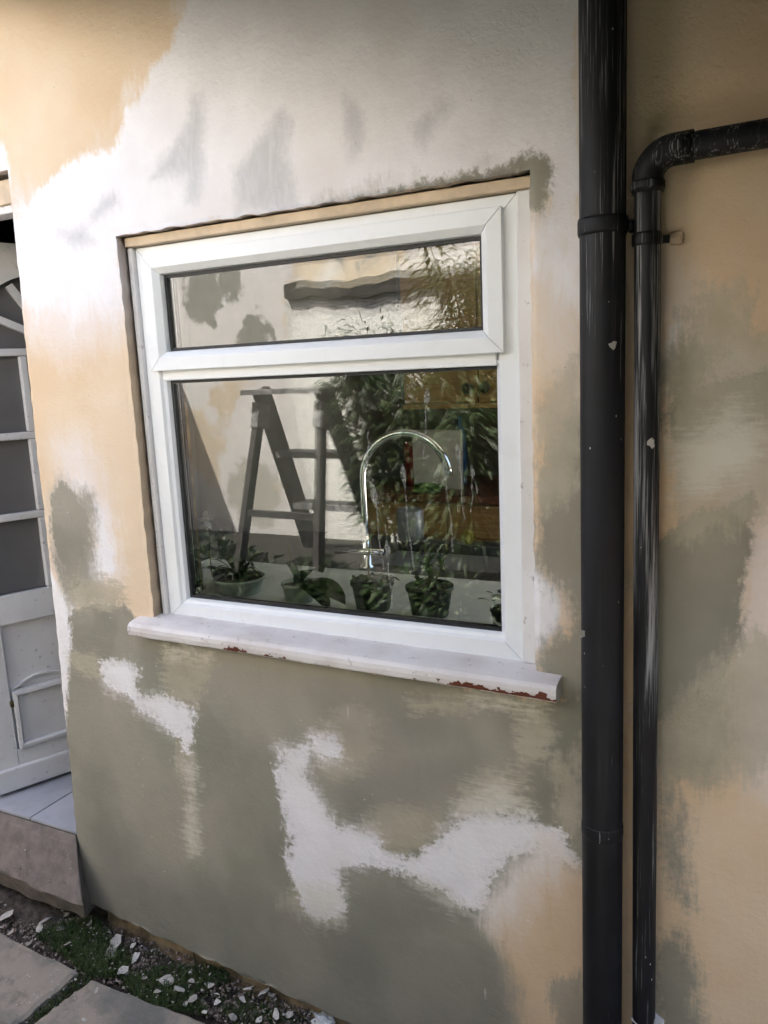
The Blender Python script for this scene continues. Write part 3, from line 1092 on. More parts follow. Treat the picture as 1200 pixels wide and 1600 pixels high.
# --- sill
def build_sill():
    secn = [(0.060, 1.126), (0.0, 1.1235), (-0.030, 1.1205), (-0.044, 1.117), (-0.051, 1.109), (-0.052, 1.098), (-0.050, 1.086), (-0.044, 1.081), (-0.030, 1.080), (0.0, 1.081), (0.060, 1.081)]
    xs = np.linspace(-1.553, -0.384, 100)
    vs, fs = [], []
    n = len(secn)
    for x in xs:
        dz = -0.011 * (x + 1.0) / 1.0
        for k, (y, z) in enumerate(secn):
            j = 0.0005 * math.sin(11 * x + .3 * k) + 0.0004 * math.sin(53 * x + k) + random.uniform(-.00025, .00025)
            yy = y + j
            xx = x
            vs.append((xx, yy, z + dz + j * 0.7))
    for i in range(len(xs) - 1):
        for k in range(n):
            k2 = (k + 1) % n
            fs.append((i * n + k, i * n + k2, (i + 1) * n + k2, (i + 1) * n + k))
    fs.append(tuple(range(n)))
    fs.append(tuple((len(xs) - 1) * n + k for k in range(n - 1, -1, -1)))
    bm = bmesh.new()
    bv = [bm.verts.new(v) for v in vs]
    for f in fs:
        bm.faces.new([bv[i] for i in f])
    o = bm_obj('window_sill', bm, M['sill'], house, False)
    fl = []
    for v in o.data.vertices:
        x, y, z = v.co
        low = max(0, min(1, (1.108 - 0.011 * (x + 1) - z) / 0.02)) * (1 if y < -0.045 else 0)
        fl.append(low * (0.40 + max(0, min(1.2, (x + 0.72) / 0.36)) * 0.62) - 0.10 * (1 - low))
    set_attr(o, 'flake', fl)
    o['label'] = 'white painted sill with flaking paint and a bare red end'


build_sill()

# --- door, standing open in the recess
DP = Vector((-2.341, 0.056, 0))
DD = Vector((0.408, 0.913, 0)).normalized()
DN = Vector((DD.y, -DD.x, 0))                            # face towards the yard
DM = Matrix(((DD.x, -DN.x, 0, DP.x), (DD.y, -DN.y, 0, DP.y), (0, 0, 1, 0), (0, 0, 0, 1)))   # local: x along leaf, y into the leaf, z up


def door_piece(name, s0, s1, t0, t1, z0, z1, mat, parent, bevel=0.002):
    bm = bmesh.new()
    add_box(bm, s0, s1, t0, t1, z0, z1, bevel)
    bmesh.ops.transform(bm, matrix=DM, verts=bm.verts[:])
    return bm_obj(name, bm, mat, parent)


door = door_piece('door', -0.015, 0.735, 0.020, 0.042, 0.395, 1.075, M['door'], house)
door['label'] = 'white painted glazed door with a cat flap, standing open'
door_piece('stile', -0.015, 0.074, 0, 0.0195, 0.396, 2.225, M['door'], door)
door_piece('stile', 0.646, 0.735, 0, 0.0195, 0.396, 2.225, M['door'], door)
door_piece('rail', 0.0745, 0.6455, 0.0005, 0.0195, 0.978, 1.078, M['door'], door)
door_piece('rail', 0.0745, 0.6455, 0.0005, 0.0195, 0.396, 0.532, M['door'], door)
door_piece('weatherboard', -0.015, 0.735, -0.022, -0.0005, 0.398, 0.478, M['door'], door, 0.005)
for z in (1.3375, 1.606, 1.880):
    door_piece('glazing_bar', 0.0745, 0.6455, 0.004, 0.030, z - 0.012, z + 0.012, M['door'], door, 0.004)
zs_ = [1.0785, 1.325, 1.350, 1.5935, 1.6185, 1.8675]
for s in (0.252, 0.452):
    for k in range(3):
        door_piece('glazing_bar', s - 0.012, s + 0.012, 0.004, 0.030, zs_[2 * k] + .0005, zs_[2 * k + 1] - .0005, M['door'], door, 0.004)
# fan light: arched head with radiating bars
bm = bmesh.new()
cs, cz, cr = 0.360, 1.85, 0.286
top = 2.225
N = 40
front, back = [], []
arc = []
for k in range(N + 1):
    an = math.pi * k / N
    arc.append((cs + cr * math.cos(an), max(1.8925, cz + cr * math.sin(an))))
for k in range(N):
    (a, za), (b, zb) = arc[k], arc[k + 1]
    vv = []
    for t_ in (0.002, 0.040):
        vv += [bm.verts.new(DM @ Vector((a, t_, za))), bm.verts.new(DM @ Vector((b, t_, zb))), bm.verts.new(DM @ Vector((b, t_, top))), bm.verts.new(DM @ Vector((a, t_, top)))]
    for f in ((0, 1, 2, 3), (7, 6, 5, 4), (0, 4, 5, 1), (1, 5, 6, 2), (2, 6, 7, 3), (3, 7, 4, 0)):
        bm.faces.new([vv[i] for i in f])
bm_obj('arched_head', bm, M['door'], door)
for an in (32, 62, 90, 118, 144.6):
    a = math.radians(an)
    p0 = Vector((cs + 0.055 * math.cos(a), 0, 1.9 + 0.055 * math.sin(a)))
    p1 = Vector((cs + 0.262 * math.cos(a), 0, cz + 0.290 * math.sin(a) - 0.012))
    dv = (p1 - p0).normalized()
    sd = Vector((-dv.z, 0, dv.x)) * 0.011
    vv = []
    for t_ in (0.004, 0.030):
        for q in (p0 - sd, p1 - sd, p1 + sd, p0 + sd):
            vv.append(DM @ Vector((q.x, t_, q.z)))
    mesh_obj('glazing_bar', vv, [(0, 1, 2, 3), (7, 6, 5, 4), (0, 4, 5, 1), (1, 5, 6, 2), (2, 6, 7, 3), (3, 7, 4, 0)], M['door'], door)
door_piece('pane', 0.075, 0.6455, 0.031, 0.036, 1.079, 2.2, M['door_glass'], door, 0)
# cat flap: outer frame, flap, catch
for vs, fs in ring(0.082, 0.300, 0.536, 0.742, [(0, -0.012), (0.012, -0.014), (0.017, -0.006), (0.017, 0.019), (0, 0.019)]):
    fixed('cat_flap_frame', [DM @ Vector(v) for v in vs], fs, M['door'], door, 0.001)
door_piece('cat_flap', 0.1, 0.2825, 0.004, 0.012, 0.5535, 0.7245, M['door'], door, 0.002)
door_piece('cat_flap_catch', 0.070, 0.081, -0.010, 0.010, 0.690, 0.712, M['brass'], door, 0.003)
# bent trim over the cat flap
N = 14
vs = []
for k in range(N + 1):
    s = 0.085 + 0.2 * k / N
    zz = 0.743 + 0.034 * math.sin(math.pi * k / N)
    for (t_, dz) in ((0.004, 0), (0.004, 0.006), (0.018, 0.006), (0.018, 0)):
        vs.append(DM @ Vector((s, t_, zz + dz)))
fs = []
for k in range(N):
    for j in range(4):
        fs.append((4 * k + j, 4 * k + (j + 1) % 4, 4 * k + 4 + (j + 1) % 4, 4 * k + 4 + j))
mesh_obj('cat_flap_trim', vs, fs, M['door'], door)

# door frame: head and right post, behind the render
box_obj('door_head', DX0 + 0.004, DX1 + 0.051, 0.030, 0.10, 2.262, DZ1 - 0.012, M['headboard'], house, 0.003)
box_obj('door_frame', DX0 + 0.004, DX1 + 0.050, 0.038, 0.095, 2.240, 2.2615, M['trim'], house, 0.003)

# --- threshold tiles, stone step
hall = box_obj('hall_floor', -3.2, DX1 + 0.002, 0.012, 1.6, 0.30, 0.3815, M['grout'])
struct(hall)
for (a, b) in ((-2.455, -2.1315), (-2.1265, -1.9165)):
    for (c, d) in ((0.004, 0.330), (0.335, 0.66)):
        box_obj('floor_tile', a, b, c, d, 0.3755, 0.3855, M['tile'], hall, 0.0012)


def build_step():
    # worn, sloping stone below the threshold
    xs = np.linspace(-3.0, -1.79, 66)
    sec = [(0.06, 0.372), (0.004, 0.371), (-0.012, 0.348), (-0.032, 0.308), (-0.054, 0.264), (-0.074, 0.226), (-0.080, 0.213), (-0.078, 0.206), (-0.060, 0.168), (-0.046, 0.130), (0.06, 0.105)]
    vs, fs = [], []
    n = len(sec)
    for i, x in enumerate(xs):
        e = 0.0
        for k, (y, z) in enumerate(sec):
            wob = 0.003 * math.sin(17 * x + k) + 0.002 * math.sin(51 * x + 2 * k)
            slope = -0.035 * (x + 1.9) * (0 if k < 2 else min(1, (k - 1) / 5))
            xx = x
            if k >= 2 and e > 0:
                y = y + 0.02 * e
            # the end follows the edge of the render
            lim = -1.926 + (-(y) * 1.22 if y < 0 else 0)
            vs.append((min(xx, lim), y + (wob if 1 < k < 10 else 0), z - slope * -1 + (wob * .5 if k > 1 else 0)))
    for i in range(len(xs) - 1):
        for k in range(n - 1):
            fs.append((i * n + k, i * n + k + 1, (i + 1) * n + k + 1, (i + 1) * n + k))
    fs.append(tuple((len(xs) - 1) * n + k for k in range(n)))
    o = mesh_obj('doorstep', vs, fs, M['step'], None, False)
    bm = bmesh.new()
    bm.from_mesh(o.data)
    bmesh.ops.recalc_face_normals(bm, faces=bm.faces[:])
    bm.to_mesh(o.data)
    bm.free()
    tag(o, 'worn brown stone doorstep sprinkled with paint chips below the open door', 'doorstep')


build_step()

# ------------------------------------------------------------------ paving by the wall
patio = stuff(mesh_obj('patio_bedding', [(-3.4, -1.3, gz(-3.4) - .012), (-0.1, -1.3, gz(-.1) - .012), (-0.1, -0.16, gz(-.1) - .006), (-3.4, -0.16, gz(-3.4) - .006)], [(0, 1, 2, 3)], M['soil']))
del patio['kind']
patio.name = 'patio'
struct(patio)
SLABS = [
    [at_ground(*q, .02) for q in ((-160, 1375), (122, 1520), (20, 1608), (-330, 1450))],
    [at_ground(*q, .02) for q in ((142, 1532), (345, 1608), (600, 1700), (420, 1830), (38, 1612))],
    [at_ground(*q, .02) for q in ((12, 1616), (-340, 1458), (-700, 1620), (-250, 1900))],
    [at_ground(*q, .02) for q in ((30, 1622), (400, 1840), (150, 2200), (-230, 1905))],
]
for pts in SLABS:
    # subdivide outline for an uneven edge
    out = []
    for i in range(len(pts)):
        a, b = pts[i], pts[(i + 1) % len(pts)]
        for k in range(12):
            q = a.lerp(b, k / 12)
            jig = 0.004 if k else 0.0
            out.append(Vector((q.x + random.uniform(-jig, jig), q.y + random.uniform(-jig, jig), gz(q.x) + 0.02)))
    bm = bmesh.new()
    topv = [bm.verts.new(p) for p in out]
    cen = sum(out, Vector()) / len(out)
    low = [bm.verts.new(p - Vector((0, 0, 0.04))) for p in out]
    inn = [bm.verts.new(p + (cen - p).normalized() * 0.012 + Vector((0, 0, 0.006))) for p in out]
    n = len(out)
    for i in range(n):
        j = (i + 1) % n
        bm.faces.new((low[i], low[j], topv[j], topv[i]))
        bm.faces.new((topv[i], topv[j], inn[j], inn[i]))
    bm.faces.new(inn)
    bm_obj('paving_slab', bm, M['slab'], patio)


# ------------------------------------------------------------------ pipes
def ring_profile(z, r, h, lip=0.0035):
    return [(r * 0.9, z - h / 2), (r + lip * .6, z - h / 2), (r + lip, z - h / 2 + h * .18), (r + lip, z + h / 2 - h * .18), (r + lip * .6, z + h / 2), (r * .9, z + h / 2)]


SPX, SPY, SPR = -0.291, -0.052, 0.0405
soil = thing('soil_pipe', 'thick black plastic soil pipe running up the wall beside the window', 'pipe', (SPX, SPY, 0))


def straight_pipe(name, x, y, r, z0, z1, mat, parent, lean=0.0, wearf=None, seg=40):
    N = 60
    vs, fs, wr = [], [], []
    for i in range(N + 1):
        z = z0 + (z1 - z0) * i / N
        for k in range(seg):
            an = 2 * math.pi * k / seg
            vs.append((x + lean * (z - 1.2) + r * math.cos(an), y + r * math.sin(an), z))
            wr.append(wearf(z, an) if wearf else 0)
    for i in range(N):
        for k in range(seg):
            k2 = (k + 1) % seg
            fs.append((i * seg + k, i * seg + k2, (i + 1) * seg + k2, (i + 1) * seg + k))
    fs.append(tuple(range(seg)))
    fs.append(tuple(N * seg + k for k in range(seg)))
    o = mesh_obj(name, vs, fs, mat, parent, True)
    set_attr(o, 'wear', wr)
    return o


straight_pipe('pipe', SPX, SPY, SPR, -0.1, 3.0, M['pipe_a'], soil, -0.0035, lambda z, a: 0.13 * max(0, min(1, (z - 1.55) / 0.4)) - 0.06)
lathe_obj('bracket', ring_profile(2.000, SPR, 0.030), SPX - .0028, SPY, M['pipe_a'], soil, 40)
box_obj('bracket_lug', SPX + SPR - 0.004, SPX + SPR + 0.007, SPY + 0.012, -0.002, 1.990, 2.010, M['pipe_a'], soil, 0.002)
lathe_obj('socket', [(SPR, 0.835), (SPR + .0007, 0.832), (SPR + .0012, 0.826), (SPR + .0012, 0.812), (SPR + .0006, 0.808), (SPR * .98, 0.806)], SPX + .0014, SPY, M['pipe_a'], soil, 40)

WPX, WPY, WPR = -0.2115, -0.036, 0.0232
waste = thing('waste_pipe', 'thin scuffed black waste pipe with an elbow, right of the thick pipe', 'pipe', (WPX, WPY, 0))
straight_pipe('pipe', WPX, WPY, WPR, 0.30, 2.075, M['pipe_b'], waste, -0.0085,
              lambda z, a: 0.15 * max(0, min(1, (z - 0.95) / 0.25)) - 0.06, 28)
ex = WPX - 0.0085 * 0.9
pts = [(ex, WPY, 2.050), (ex, WPY, 2.072)]
for k in range(1, 13):
    a = math.radians(90) * k / 12
    pts.append((ex + 0.044 * (1 - math.cos(a)), WPY, 2.072 + 0.044 * math.sin(a)))
pts += [(ex + 0.075, WPY, 2.1165), (ex + 0.6, WPY, 2.124)]
tube_obj('elbow', pts[:15], [WPR * 1.16] * 15, M['pipe_b'], waste, 28)
tube_obj('branch_pipe', pts[13:], WPR, M['pipe_b'], waste, 28)
lathe_obj('collar', ring_profile(2.062, WPR * 1.14, 0.016, 0.003), ex, WPY, M['pipe_b'], waste, 28)
lathe_obj('collar', ring_profile(1.972, WPR, 0.022, 0.0028), ex, WPY, M['pipe_b'], waste, 28)
box_obj('bracket_lug', ex + WPR + 0.012, ex + WPR + 0.034, -0.012, -0.001, 1.962, 1.984, M['lug'], waste, 0.003)
box_obj('bracket_arm', ex + WPR - 0.004, ex + WPR + 0.0125, -0.010, -0.003, 1.966, 1.980, M['pipe_b'], waste, 0.002)


def lump_obj(name, c, rad, mat, seed, sub=3, squash=(1, 1, 1), amp=0.35):
    bm = bmesh.new()
    bmesh.ops.create_icosphere(bm, subdivisions=sub, radius=1.0)
    rr = random.Random(seed)
    ph = [(rr.uniform(2, 5), rr.uniform(2, 5), rr.uniform(2, 5), rr.uniform(0, 6)) for _ in range(5)]
    for v in bm.verts:
        s = 1 + amp * sum(math.sin(a * v.co.x + b * v.co.y * 1.3 + g * v.co.z * 1.1 + p) for a, b, g, p in ph) / 5 + rr.uniform(-.06, .06)
        v.co = Vector((c[0] + v.co.x * rad * squash[0] * s, c[1] + v.co.y * rad * squash[1] * s, c[2] + v.co.z * rad * squash[2] * s))
    return bm_obj(name, bm, mat)


# crumbling mortar where the thin pipe enters the gully kerb
mo = lump_obj('mortar_fillet', (WPX + .012, WPY + .006, 0.378), 0.030, M['lump'], 5, 3, (1, 0.8, 0.75), 0.6)
tag(mo, 'crumbling white mortar around the foot of the thin waste pipe', 'mortar')

# flap of peeling paint on the thick pipe
for nm, (u, v, s), lab in (('paint_flake', (958, 540, 0.010), 'grey paint flake sticking to the thick pipe, above the middle'), ('paint_flake', (911, 990, 0.011), 'white paint flake clinging to the left edge of the thick pipe'), ('paint_flake', (1018, 692, 0.010), 'white paint flake clinging to the thin waste pipe')):
    p = at(u, v, -0.07)
    X, Y, R_ = (SPX, SPY, SPR) if u < 980 else (WPX, WPY, WPR)
    # bring it onto the pipe's surface along the line of sight
    d = (p - CAM_LOC).normalized()
    q = CAM_LOC.copy()
    best = None
    for st in range(900, 1900):
        q = CAM_LOC + d * (st * 0.001)
        dist = math.hypot(q.x - (X - 0.0035 * (q.z - 1.2)), q.y - Y)
        if best is None or dist < best[0]:
            best = (dist, q.copy())
        if dist < R_ + 0.002:
            best = (dist, q.copy())
            break
    q = best[1]
    vs = []
    for k in range(9):
        a = 2 * math.pi * k / 9
        r = s * random.uniform(0.5, 1.1)
        vs.append(q + Vector((r * math.cos(a) * 0.8, -0.003 + 0.003 * math.cos(a), r * math.sin(a))))
    vs += [v - Vector((0, -0.0015, 0)) for v in vs]
    fs = [tuple(range(9)), tuple(range(17, 8, -1))] + [(i, (i + 1) % 9, 9 + (i + 1) % 9, 9 + i) for i in range(9)]
    tag(mesh_obj(nm, vs, fs, M['chip']), lab, 'paint flake')

# ------------------------------------------------------------------ debris at the wall foot
FLAKES = [(10, 1433, 19), (37, 1417, 12), (72, 1440, 20), (62, 1453, 13), (106, 1478, 9), (105, 1432, 8), (180, 1474, 22), (174, 1491, 16), (208, 1480, 12), (212, 1498, 14), (194, 1519, 15), (262, 1535, 17), (281, 1549, 15), (330, 1543, 14), (302, 1563, 12), (388, 1548, 10), (414, 1552, 15), (425, 1558, 9), (432, 1588, 18), (452, 1589, 13), (379, 1565, 11), (57, 1540, 10), (152, 1550, 9), (160, 1571, 6), (131, 1596, 6), (340, 1570, 10), (300, 1536, 8), (95, 1455, 12), (18, 1460, 8), (226, 1532, 8), (246, 1552, 9), (320, 1585, 10), (365, 1592, 12), (405, 1598, 11), (140, 1447, 9), (45, 1478, 6), (340, 1556, 7), (290, 1572, 7)]


def flake_mesh(rad, seed):
    rr = random.Random(seed)
    n = rr.randint(6, 9)
    el = rr.uniform(0.35, 0.9)
    vs = []
    cur = rr.uniform(-0.5, 0.5) / max(rad, 1e-4)
    for k in range(n):
        a = 2 * math.pi * k / n + rr.uniform(-.25, .25)
        r = rad * rr.uniform(0.65, 1.2)
        x, y = r * math.cos(a), r * math.sin(a) * el
        vs.append(Vector((x, y, cur * x * x * 0.6)))
    vs.append(Vector((0, 0, 0.0005)))
    m = len(vs)
    vs += [v - Vector((0, 0, 0.0012)) for v in vs]
    fs = []
    for k in range(n):
        k2 = (k + 1) % n
        fs += [(k, k2, n), (m + k2, m + k, m + n), (k2, k, m + k, m + k2)]
    return vs, fs


for i, (u, v, s) in enumerate(FLAKES):
    p = at_ground(u, v, 0.012 if i % 2 else 0.02)
    dist = (p - CAM_LOC).length
    rad = s * dist / FPX * 0.62
    vs, fs = flake_mesh(rad, i)
    o = mesh_obj('fallen_flake', vs, fs, M['chip'])
    o.location = p + Vector((0, 0, 0.008))
    o.rotation_euler = (random.uniform(-.35, .35), random.uniform(-.35, .35), random.uniform(0, 6.28))
    tag(o, 'pale fallen paint flake lying among the rubble at the wall foot', 'paint flake', 'fallen paint flakes at the wall foot')
lp = at_ground(506, 1594, 0.02)
lo = lump_obj('plaster_chunk', (lp.x, lp.y, lp.z), 0.026, M['lump'], 11, 3, (1.25, 0.8, 0.62), 0.5)
tag(lo, 'large white chunk of broken plaster at the picture bottom by the wall', 'plaster chunk')


def scatter_poly(poly, n):
    xs = [p[0] for p in poly]
    ys = [p[1] for p in poly]
    out = []
    while len(out) < n:
        P = np.stack([RNG.uniform(min(xs), max(xs), n), RNG.uniform(min(ys), max(ys), n)], 1)
        sd = poly_sd(P, poly)
        out += [tuple(q) for q in P[sd > 0]]
    return out[:n]


def build_grit():
    vs, fs = [], []
    reg = [([(-40, 1385), (128, 1428), (330, 1510), (600, 1625), (420, 1625), (140, 1530), (-40, 1458)], 2600)]
    for poly, n in reg:
        for (u, v) in scatter_poly(poly, n):
            p = at_ground(u, v, 0.004)
            r = float(RNG.choice([0.0024, 0.0035, 0.0055, 0.009], p=[.34, .33, .22, .11]))
            b = len(vs)
            rot = Euler((RNG.uniform(0, 6), RNG.uniform(0, 6), RNG.uniform(0, 6))).to_matrix()
            for c in ((1, 0, 0), (-1, .2, 0), (0, 1, .1), (0.1, -1, 0), (0, .1, .7), (0, 0, -.7)):
                q = rot @ (Vector(c) * r * RNG.uniform(.7, 1.2))
                vs.append((p.x + q.x, p.y + q.y, p.z + q.z + 0.004))
            for f in ((0, 2, 4), (2, 1, 4), (1, 3, 4), (3, 0, 4), (2, 0, 5), (1, 2, 5), (3, 1, 5), (0, 3, 5)):
                fs.append(tuple(b + i for i in f))
    o = mesh_obj('grit', vs, fs, M['grit'])
    stuff(o)
    tag(o, 'fine grit and crumbled render along the wall foot', 'grit')
    vs, fs = [], []
    for (u, v) in scatter_poly([(-30, 1395), (128, 1430), (330, 1512), (560, 1612), (420, 1612), (150, 1560), (60, 1600), (-30, 1600)], 330) + scatter_poly([(0, 1320), (110, 1330), (122, 1400), (0, 1360)], 34):
        onstep = v < 1400 and u < 122 and v < 1372 + u * .26
        if onstep:
            f_ = (v - 1285) / 100
            p = at(u, v, -0.006 - 0.080 * min(1, max(0, f_)))
            p.y -= 0.003
        else:
            p = at_ground(u, v, 0.022)
        vv, ff = flake_mesh(float(RNG.uniform(0.0015, 0.005)), int(RNG.integers(1e6)))
        rot = Euler((RNG.uniform(-.5, .5) + (1.0 if onstep else 0), RNG.uniform(-.5, .5), RNG.uniform(0, 6))).to_matrix()
        b = len(vs)
        vs += [tuple(rot @ q + p + Vector((0, 0, 0.003))) for q in vv]
        fs += [tuple(b + i for i in f) for f in ff]
    o = mesh_obj('small_flakes', vs, fs, M['chip'])
    stuff(o)
    tag(o, 'tiny pale paint crumbs scattered over paving, rubble and step', 'paint crumbs')


build_grit()


def build_grass():
    vs, fs, tone = [], [], []
    regs = [([(55, 1466), (95, 1448), (150, 1438), (172, 1465), (205, 1508), (196, 1532), (140, 1528), (90, 1492)], 2600, 0.030),
            ([(200, 1530), (250, 1515), (352, 1512), (362, 1535), (300, 1556), (330, 1590), (235, 1580), (190, 1545)], 2300, 0.024),
            ([(20, 1605), (118, 1520), (150, 1532), (60, 1600)], 700, 0.012),
            ([(330, 1560), (420, 1572), (470, 1600), (360, 1604)], 600, 0.016),
            ([(120, 1440), (420, 1560), (520, 1612), (440, 1612), (160, 1490)], 500, 0.014)]
    for poly, n, hh in regs:
        for (u, v) in scatter_poly(poly, n):
            p = at_ground(u, v, 0.006)
            h = hh * RNG.uniform(0.4, 1.25)
            a = RNG.uniform(0, 6.28)
            w = RNG.uniform(0.0008, 0.0018)
            lean = Vector((math.cos(a), math.sin(a), 0)) * h * RNG.uniform(0.2, 1.1)
            sd = Vector((-math.sin(a), math.cos(a), 0)) * w
            b = len(vs)
            m = p + lean * 0.35 + Vector((0, 0, h * 0.6))
            e = p + lean + Vector((0, 0, h * RNG.uniform(.6, 1)))
            vs += [tuple(p - sd), tuple(p + sd), tuple(m + sd * .8), tuple(m - sd * .8), tuple(e)]
            fs += [(b, b + 1, b + 2, b + 3), (b + 3, b + 2, b + 4)]
            t_ = RNG.uniform(0, 1)
            tone += [t_] * 5
    o = mesh_obj('grass', vs, fs, M['grass'])
    set_attr(o, 'tone', tone)
    stuff(o)
    tag(o, 'tufts of green grass and moss along the wall foot and slab joint', 'grass')


build_grass()

# ------------------------------------------------------------------ the kitchen behind the glass
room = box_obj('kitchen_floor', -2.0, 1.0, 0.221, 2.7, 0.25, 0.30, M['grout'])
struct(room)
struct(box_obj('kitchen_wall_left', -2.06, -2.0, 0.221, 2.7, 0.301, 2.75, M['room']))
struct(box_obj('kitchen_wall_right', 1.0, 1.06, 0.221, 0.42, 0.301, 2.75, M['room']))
struct(box_obj('kitchen_wall_lintel', 1.0, 1.06, 0.4205, 2.7, 2.45, 2.75, M['room']))  # the opening below is added to let daylight into the kitchen
struct(box_obj('bounce_side_paving', 1.07, 9.0, 0.23, 6.0, -0.1, 0.28, M['bounce_side_paving'], None, 0.004))  # unseen pale paving added to bounce sun through the side opening
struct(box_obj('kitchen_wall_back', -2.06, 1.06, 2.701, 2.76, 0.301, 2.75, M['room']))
struct(box_obj('kitchen_ceiling', -2.06, 1.06, 0.221, 2.76, 2.751, 2.80, M['worktop']))
struct(box_obj('hall_wall', -3.2, -2.061, 1.6, 1.66, 0.30, 2.8, M['room']))
struct(box_obj('hall_wall_left', -3.26, -3.2, 0.221, 1.66, 0.30, 2.8, M['room']))
struct(box_obj('hall_ceiling', -3.26, -2.061, 0.221, 1.66, 2.751, 2.8, M['room']))

wb = box_obj('window_board', WX0 - 0.25, WX1 + 0.25, 0.2215, 0.555, 1.110, 1.150, M['worktop'], None, 0.004)
bm = bmesh.new()
bm.from_mesh(wb.data)
add_box(bm, WX0 + 0.004, WX1 - 0.004, FR + 0.067, 0.2212, 1.112, 1.150)
bm.to_mesh(wb.data)
bm.free()
tag(wb, 'pale deep window board inside the window carrying the potted plants', 'window board')
sk = thing('sink_unit', 'dark sink top behind the window board, under the chrome tap', 'sink', (-1.0, 0.8, 0.3))
box_obj('cabinet', -1.95, 0.3, 0.56, 1.08, 0.31, 1.098, M['pine'], sk)
bm = bmesh.new()
add_box(bm, -1.95, -1.25, 0.5565, 1.1, 1.0985, 1.140, 0.003)
add_box(bm, -0.75, 0.3, 0.5565, 1.1, 1.0985, 1.140, 0.003)
add_box(bm, -1.2495, -0.7505, 0.5565, 0.68, 1.0985, 1.140, 0.003)
add_box(bm, -1.2495, -0.7505, 1.02, 1.1, 1.0985, 1.140, 0.003)
bm_obj('worktop', bm, M['sink'], sk)
box_obj('basin', -1.249, -0.751, 0.681, 1.019, 1.0984, 1.104, M['steel'], sk)

# tap
TY = 0.615
tb = at(564, 880, TY)
tt = at(566, 745, TY)
te = at(690, 742, TY)
tx, tex = tt.x, te.x
tap = thing('tap', 'tall arched chrome kitchen tap with a bar handle behind the glass', 'tap', (tx, TY, 1.14))
cr = (tex - tx) / 2
zc = tt.z
pts = [(tx, TY, 1.165), (tx, TY, 1.3), (tx, TY, zc)]
for k in range(1, 21):
    a = math.pi * k / 20
    pts.append((tx + cr - cr * math.cos(a), TY + 0.06 * k / 20, zc + cr * 1.0 * math.sin(a)))
tube_obj('spout', pts, 0.0125, M['chrome'], tap, 20)
lathe_obj('base', [(0.026, 1.1405), (0.026, 1.15), (0.019, 1.156), (0.018, 1.22), (0.014, 1.226), (0.0125, 1.25)], tx, TY, M['chrome'], tap, 24)
h0, h1 = at(524, 860, TY - .02), at(600, 863, TY - .02)
tube_obj('handle', [h0, h1], 0.0105, M['chrome'], tap, 14)

# far units
wc = thing('wall_cupboard', 'honey pine wall cupboard with two round dark knobs, behind the glass', 'cupboard', (-1.2, 2.2, 1.59))
box_obj('carcass', -1.655, -0.2, 2.02, 2.69, 1.600, 2.5, M['pine'], wc)
for (a, b) in ((-1.655, -1.27), (-1.266, -0.85), (-0.846, -0.43)):
    box_obj('door_panel', a + .001, b - .001, 1.998, 2.0185, 1.603, 2.45, M['pine'], wc, 0.003)
box_obj('pelmet', -1.66, -0.2, 1.99, 2.02, 1.575, 1.5985, M['pine'], wc, 0.002)
for (u, v) in ((730, 607), (757, 605)):
    q = at(u, v, 1.98)
    bm = bmesh.new()
    bmesh.ops.create_uvsphere(bm, u_segments=14, v_segments=10, radius=0.028)
    for vtx in bm.verts:
        vtx.co = Vector((vtx.co.x + q.x, vtx.co.y * .6 + q.y, vtx.co.z + q.z))
    bm_obj('knob', bm, M['knob'], wc, True)
bc = thing('base_unit', 'honey pine drawer unit with red-brown top behind the glass', 'drawer unit', (-1.4, 2.3, 0.3))
box_obj('carcass', -1.9, 0.6, 2.02, 2.69, 0.31, 1.115, M['pine'], bc)
box_obj('worktop', -1.92, 0.6, 1.97, 2.695, 1.1165, 1.155, M['redwood'], bc, 0.004)
for (a, b) in ((-1.9, -1.45), (-1.446, -1.0), (-0.996, -0.5)):
    for (c, d) in ((0.94, 1.105), (0.72, 0.935), (0.34, 0.715)):
        box_obj('drawer_front', a + .002, b - .002, 2.0, 2.0185, c + .002, d - .002, M['pine'], bc, 0.003)
q0, q1 = at(643, 672, 2.15), at(722, 732, 2.15)
o = box_obj('chopping_board', q0.x, q1.x, 2.15, 2.17, 1.156, q0.z, M['paper'], None, 0.006)
tag(o, 'white board leaning at the back of the kitchen, inside the arch of the tap', 'board')
q = at(712, 650, 2.3)
o = lathe_obj('bottle', [(0.035, 1.156), (0.036, 1.30), (0.034, 1.42), (0.014, 1.47), (0.014, 1.52)], q.x, 2.35, M['blue'], None, 18)
tag(o, 'blue bottle on the far worktop below the wall cupboard', 'bottle')
q = at(640, 700, 2.2)
o = lathe_obj('red_canister', [(0.03, 1.156), (0.031, 1.36), (0.026, 1.375), (0.026, 1.39)], q.x - .02, 2.25, M['red'], None, 18)
tag(o, 'red canister left of the white board at the back', 'canister')
q = at(668, 748, 2.05)
o = lump_obj('green_cloth', (q.x, 2.04, 1.178), 0.05, M['green'], 21, 3, (1.6, 0.9, 0.5), 0.5)
tag(o, 'crumpled green cloth on the far worktop below the white board', 'cloth')
q = at(633, 865, 1.06)
jg = lathe_obj('jug', [(0.045, 1.1415), (0.05, 1.15), (0.05, 1.25), (0.046, 1.26), (0.044, 1.255)], at(633, 835, 1.0).x, 1.05, M['steel'], None, 22)
tag(jg, 'grey metal jug beside the sink behind the tap', 'jug')
q = at(722, 818, 1.05)
o = lump_obj('sponge', (at(724, 820, 1.0).x, 1.04, 1.165), 0.03, M['yellow'], 31, 2, (0.8, 0.6, 0.9), 0.3)
tag(o, 'yellow sponge on the sink top, right of the tap', 'sponge')


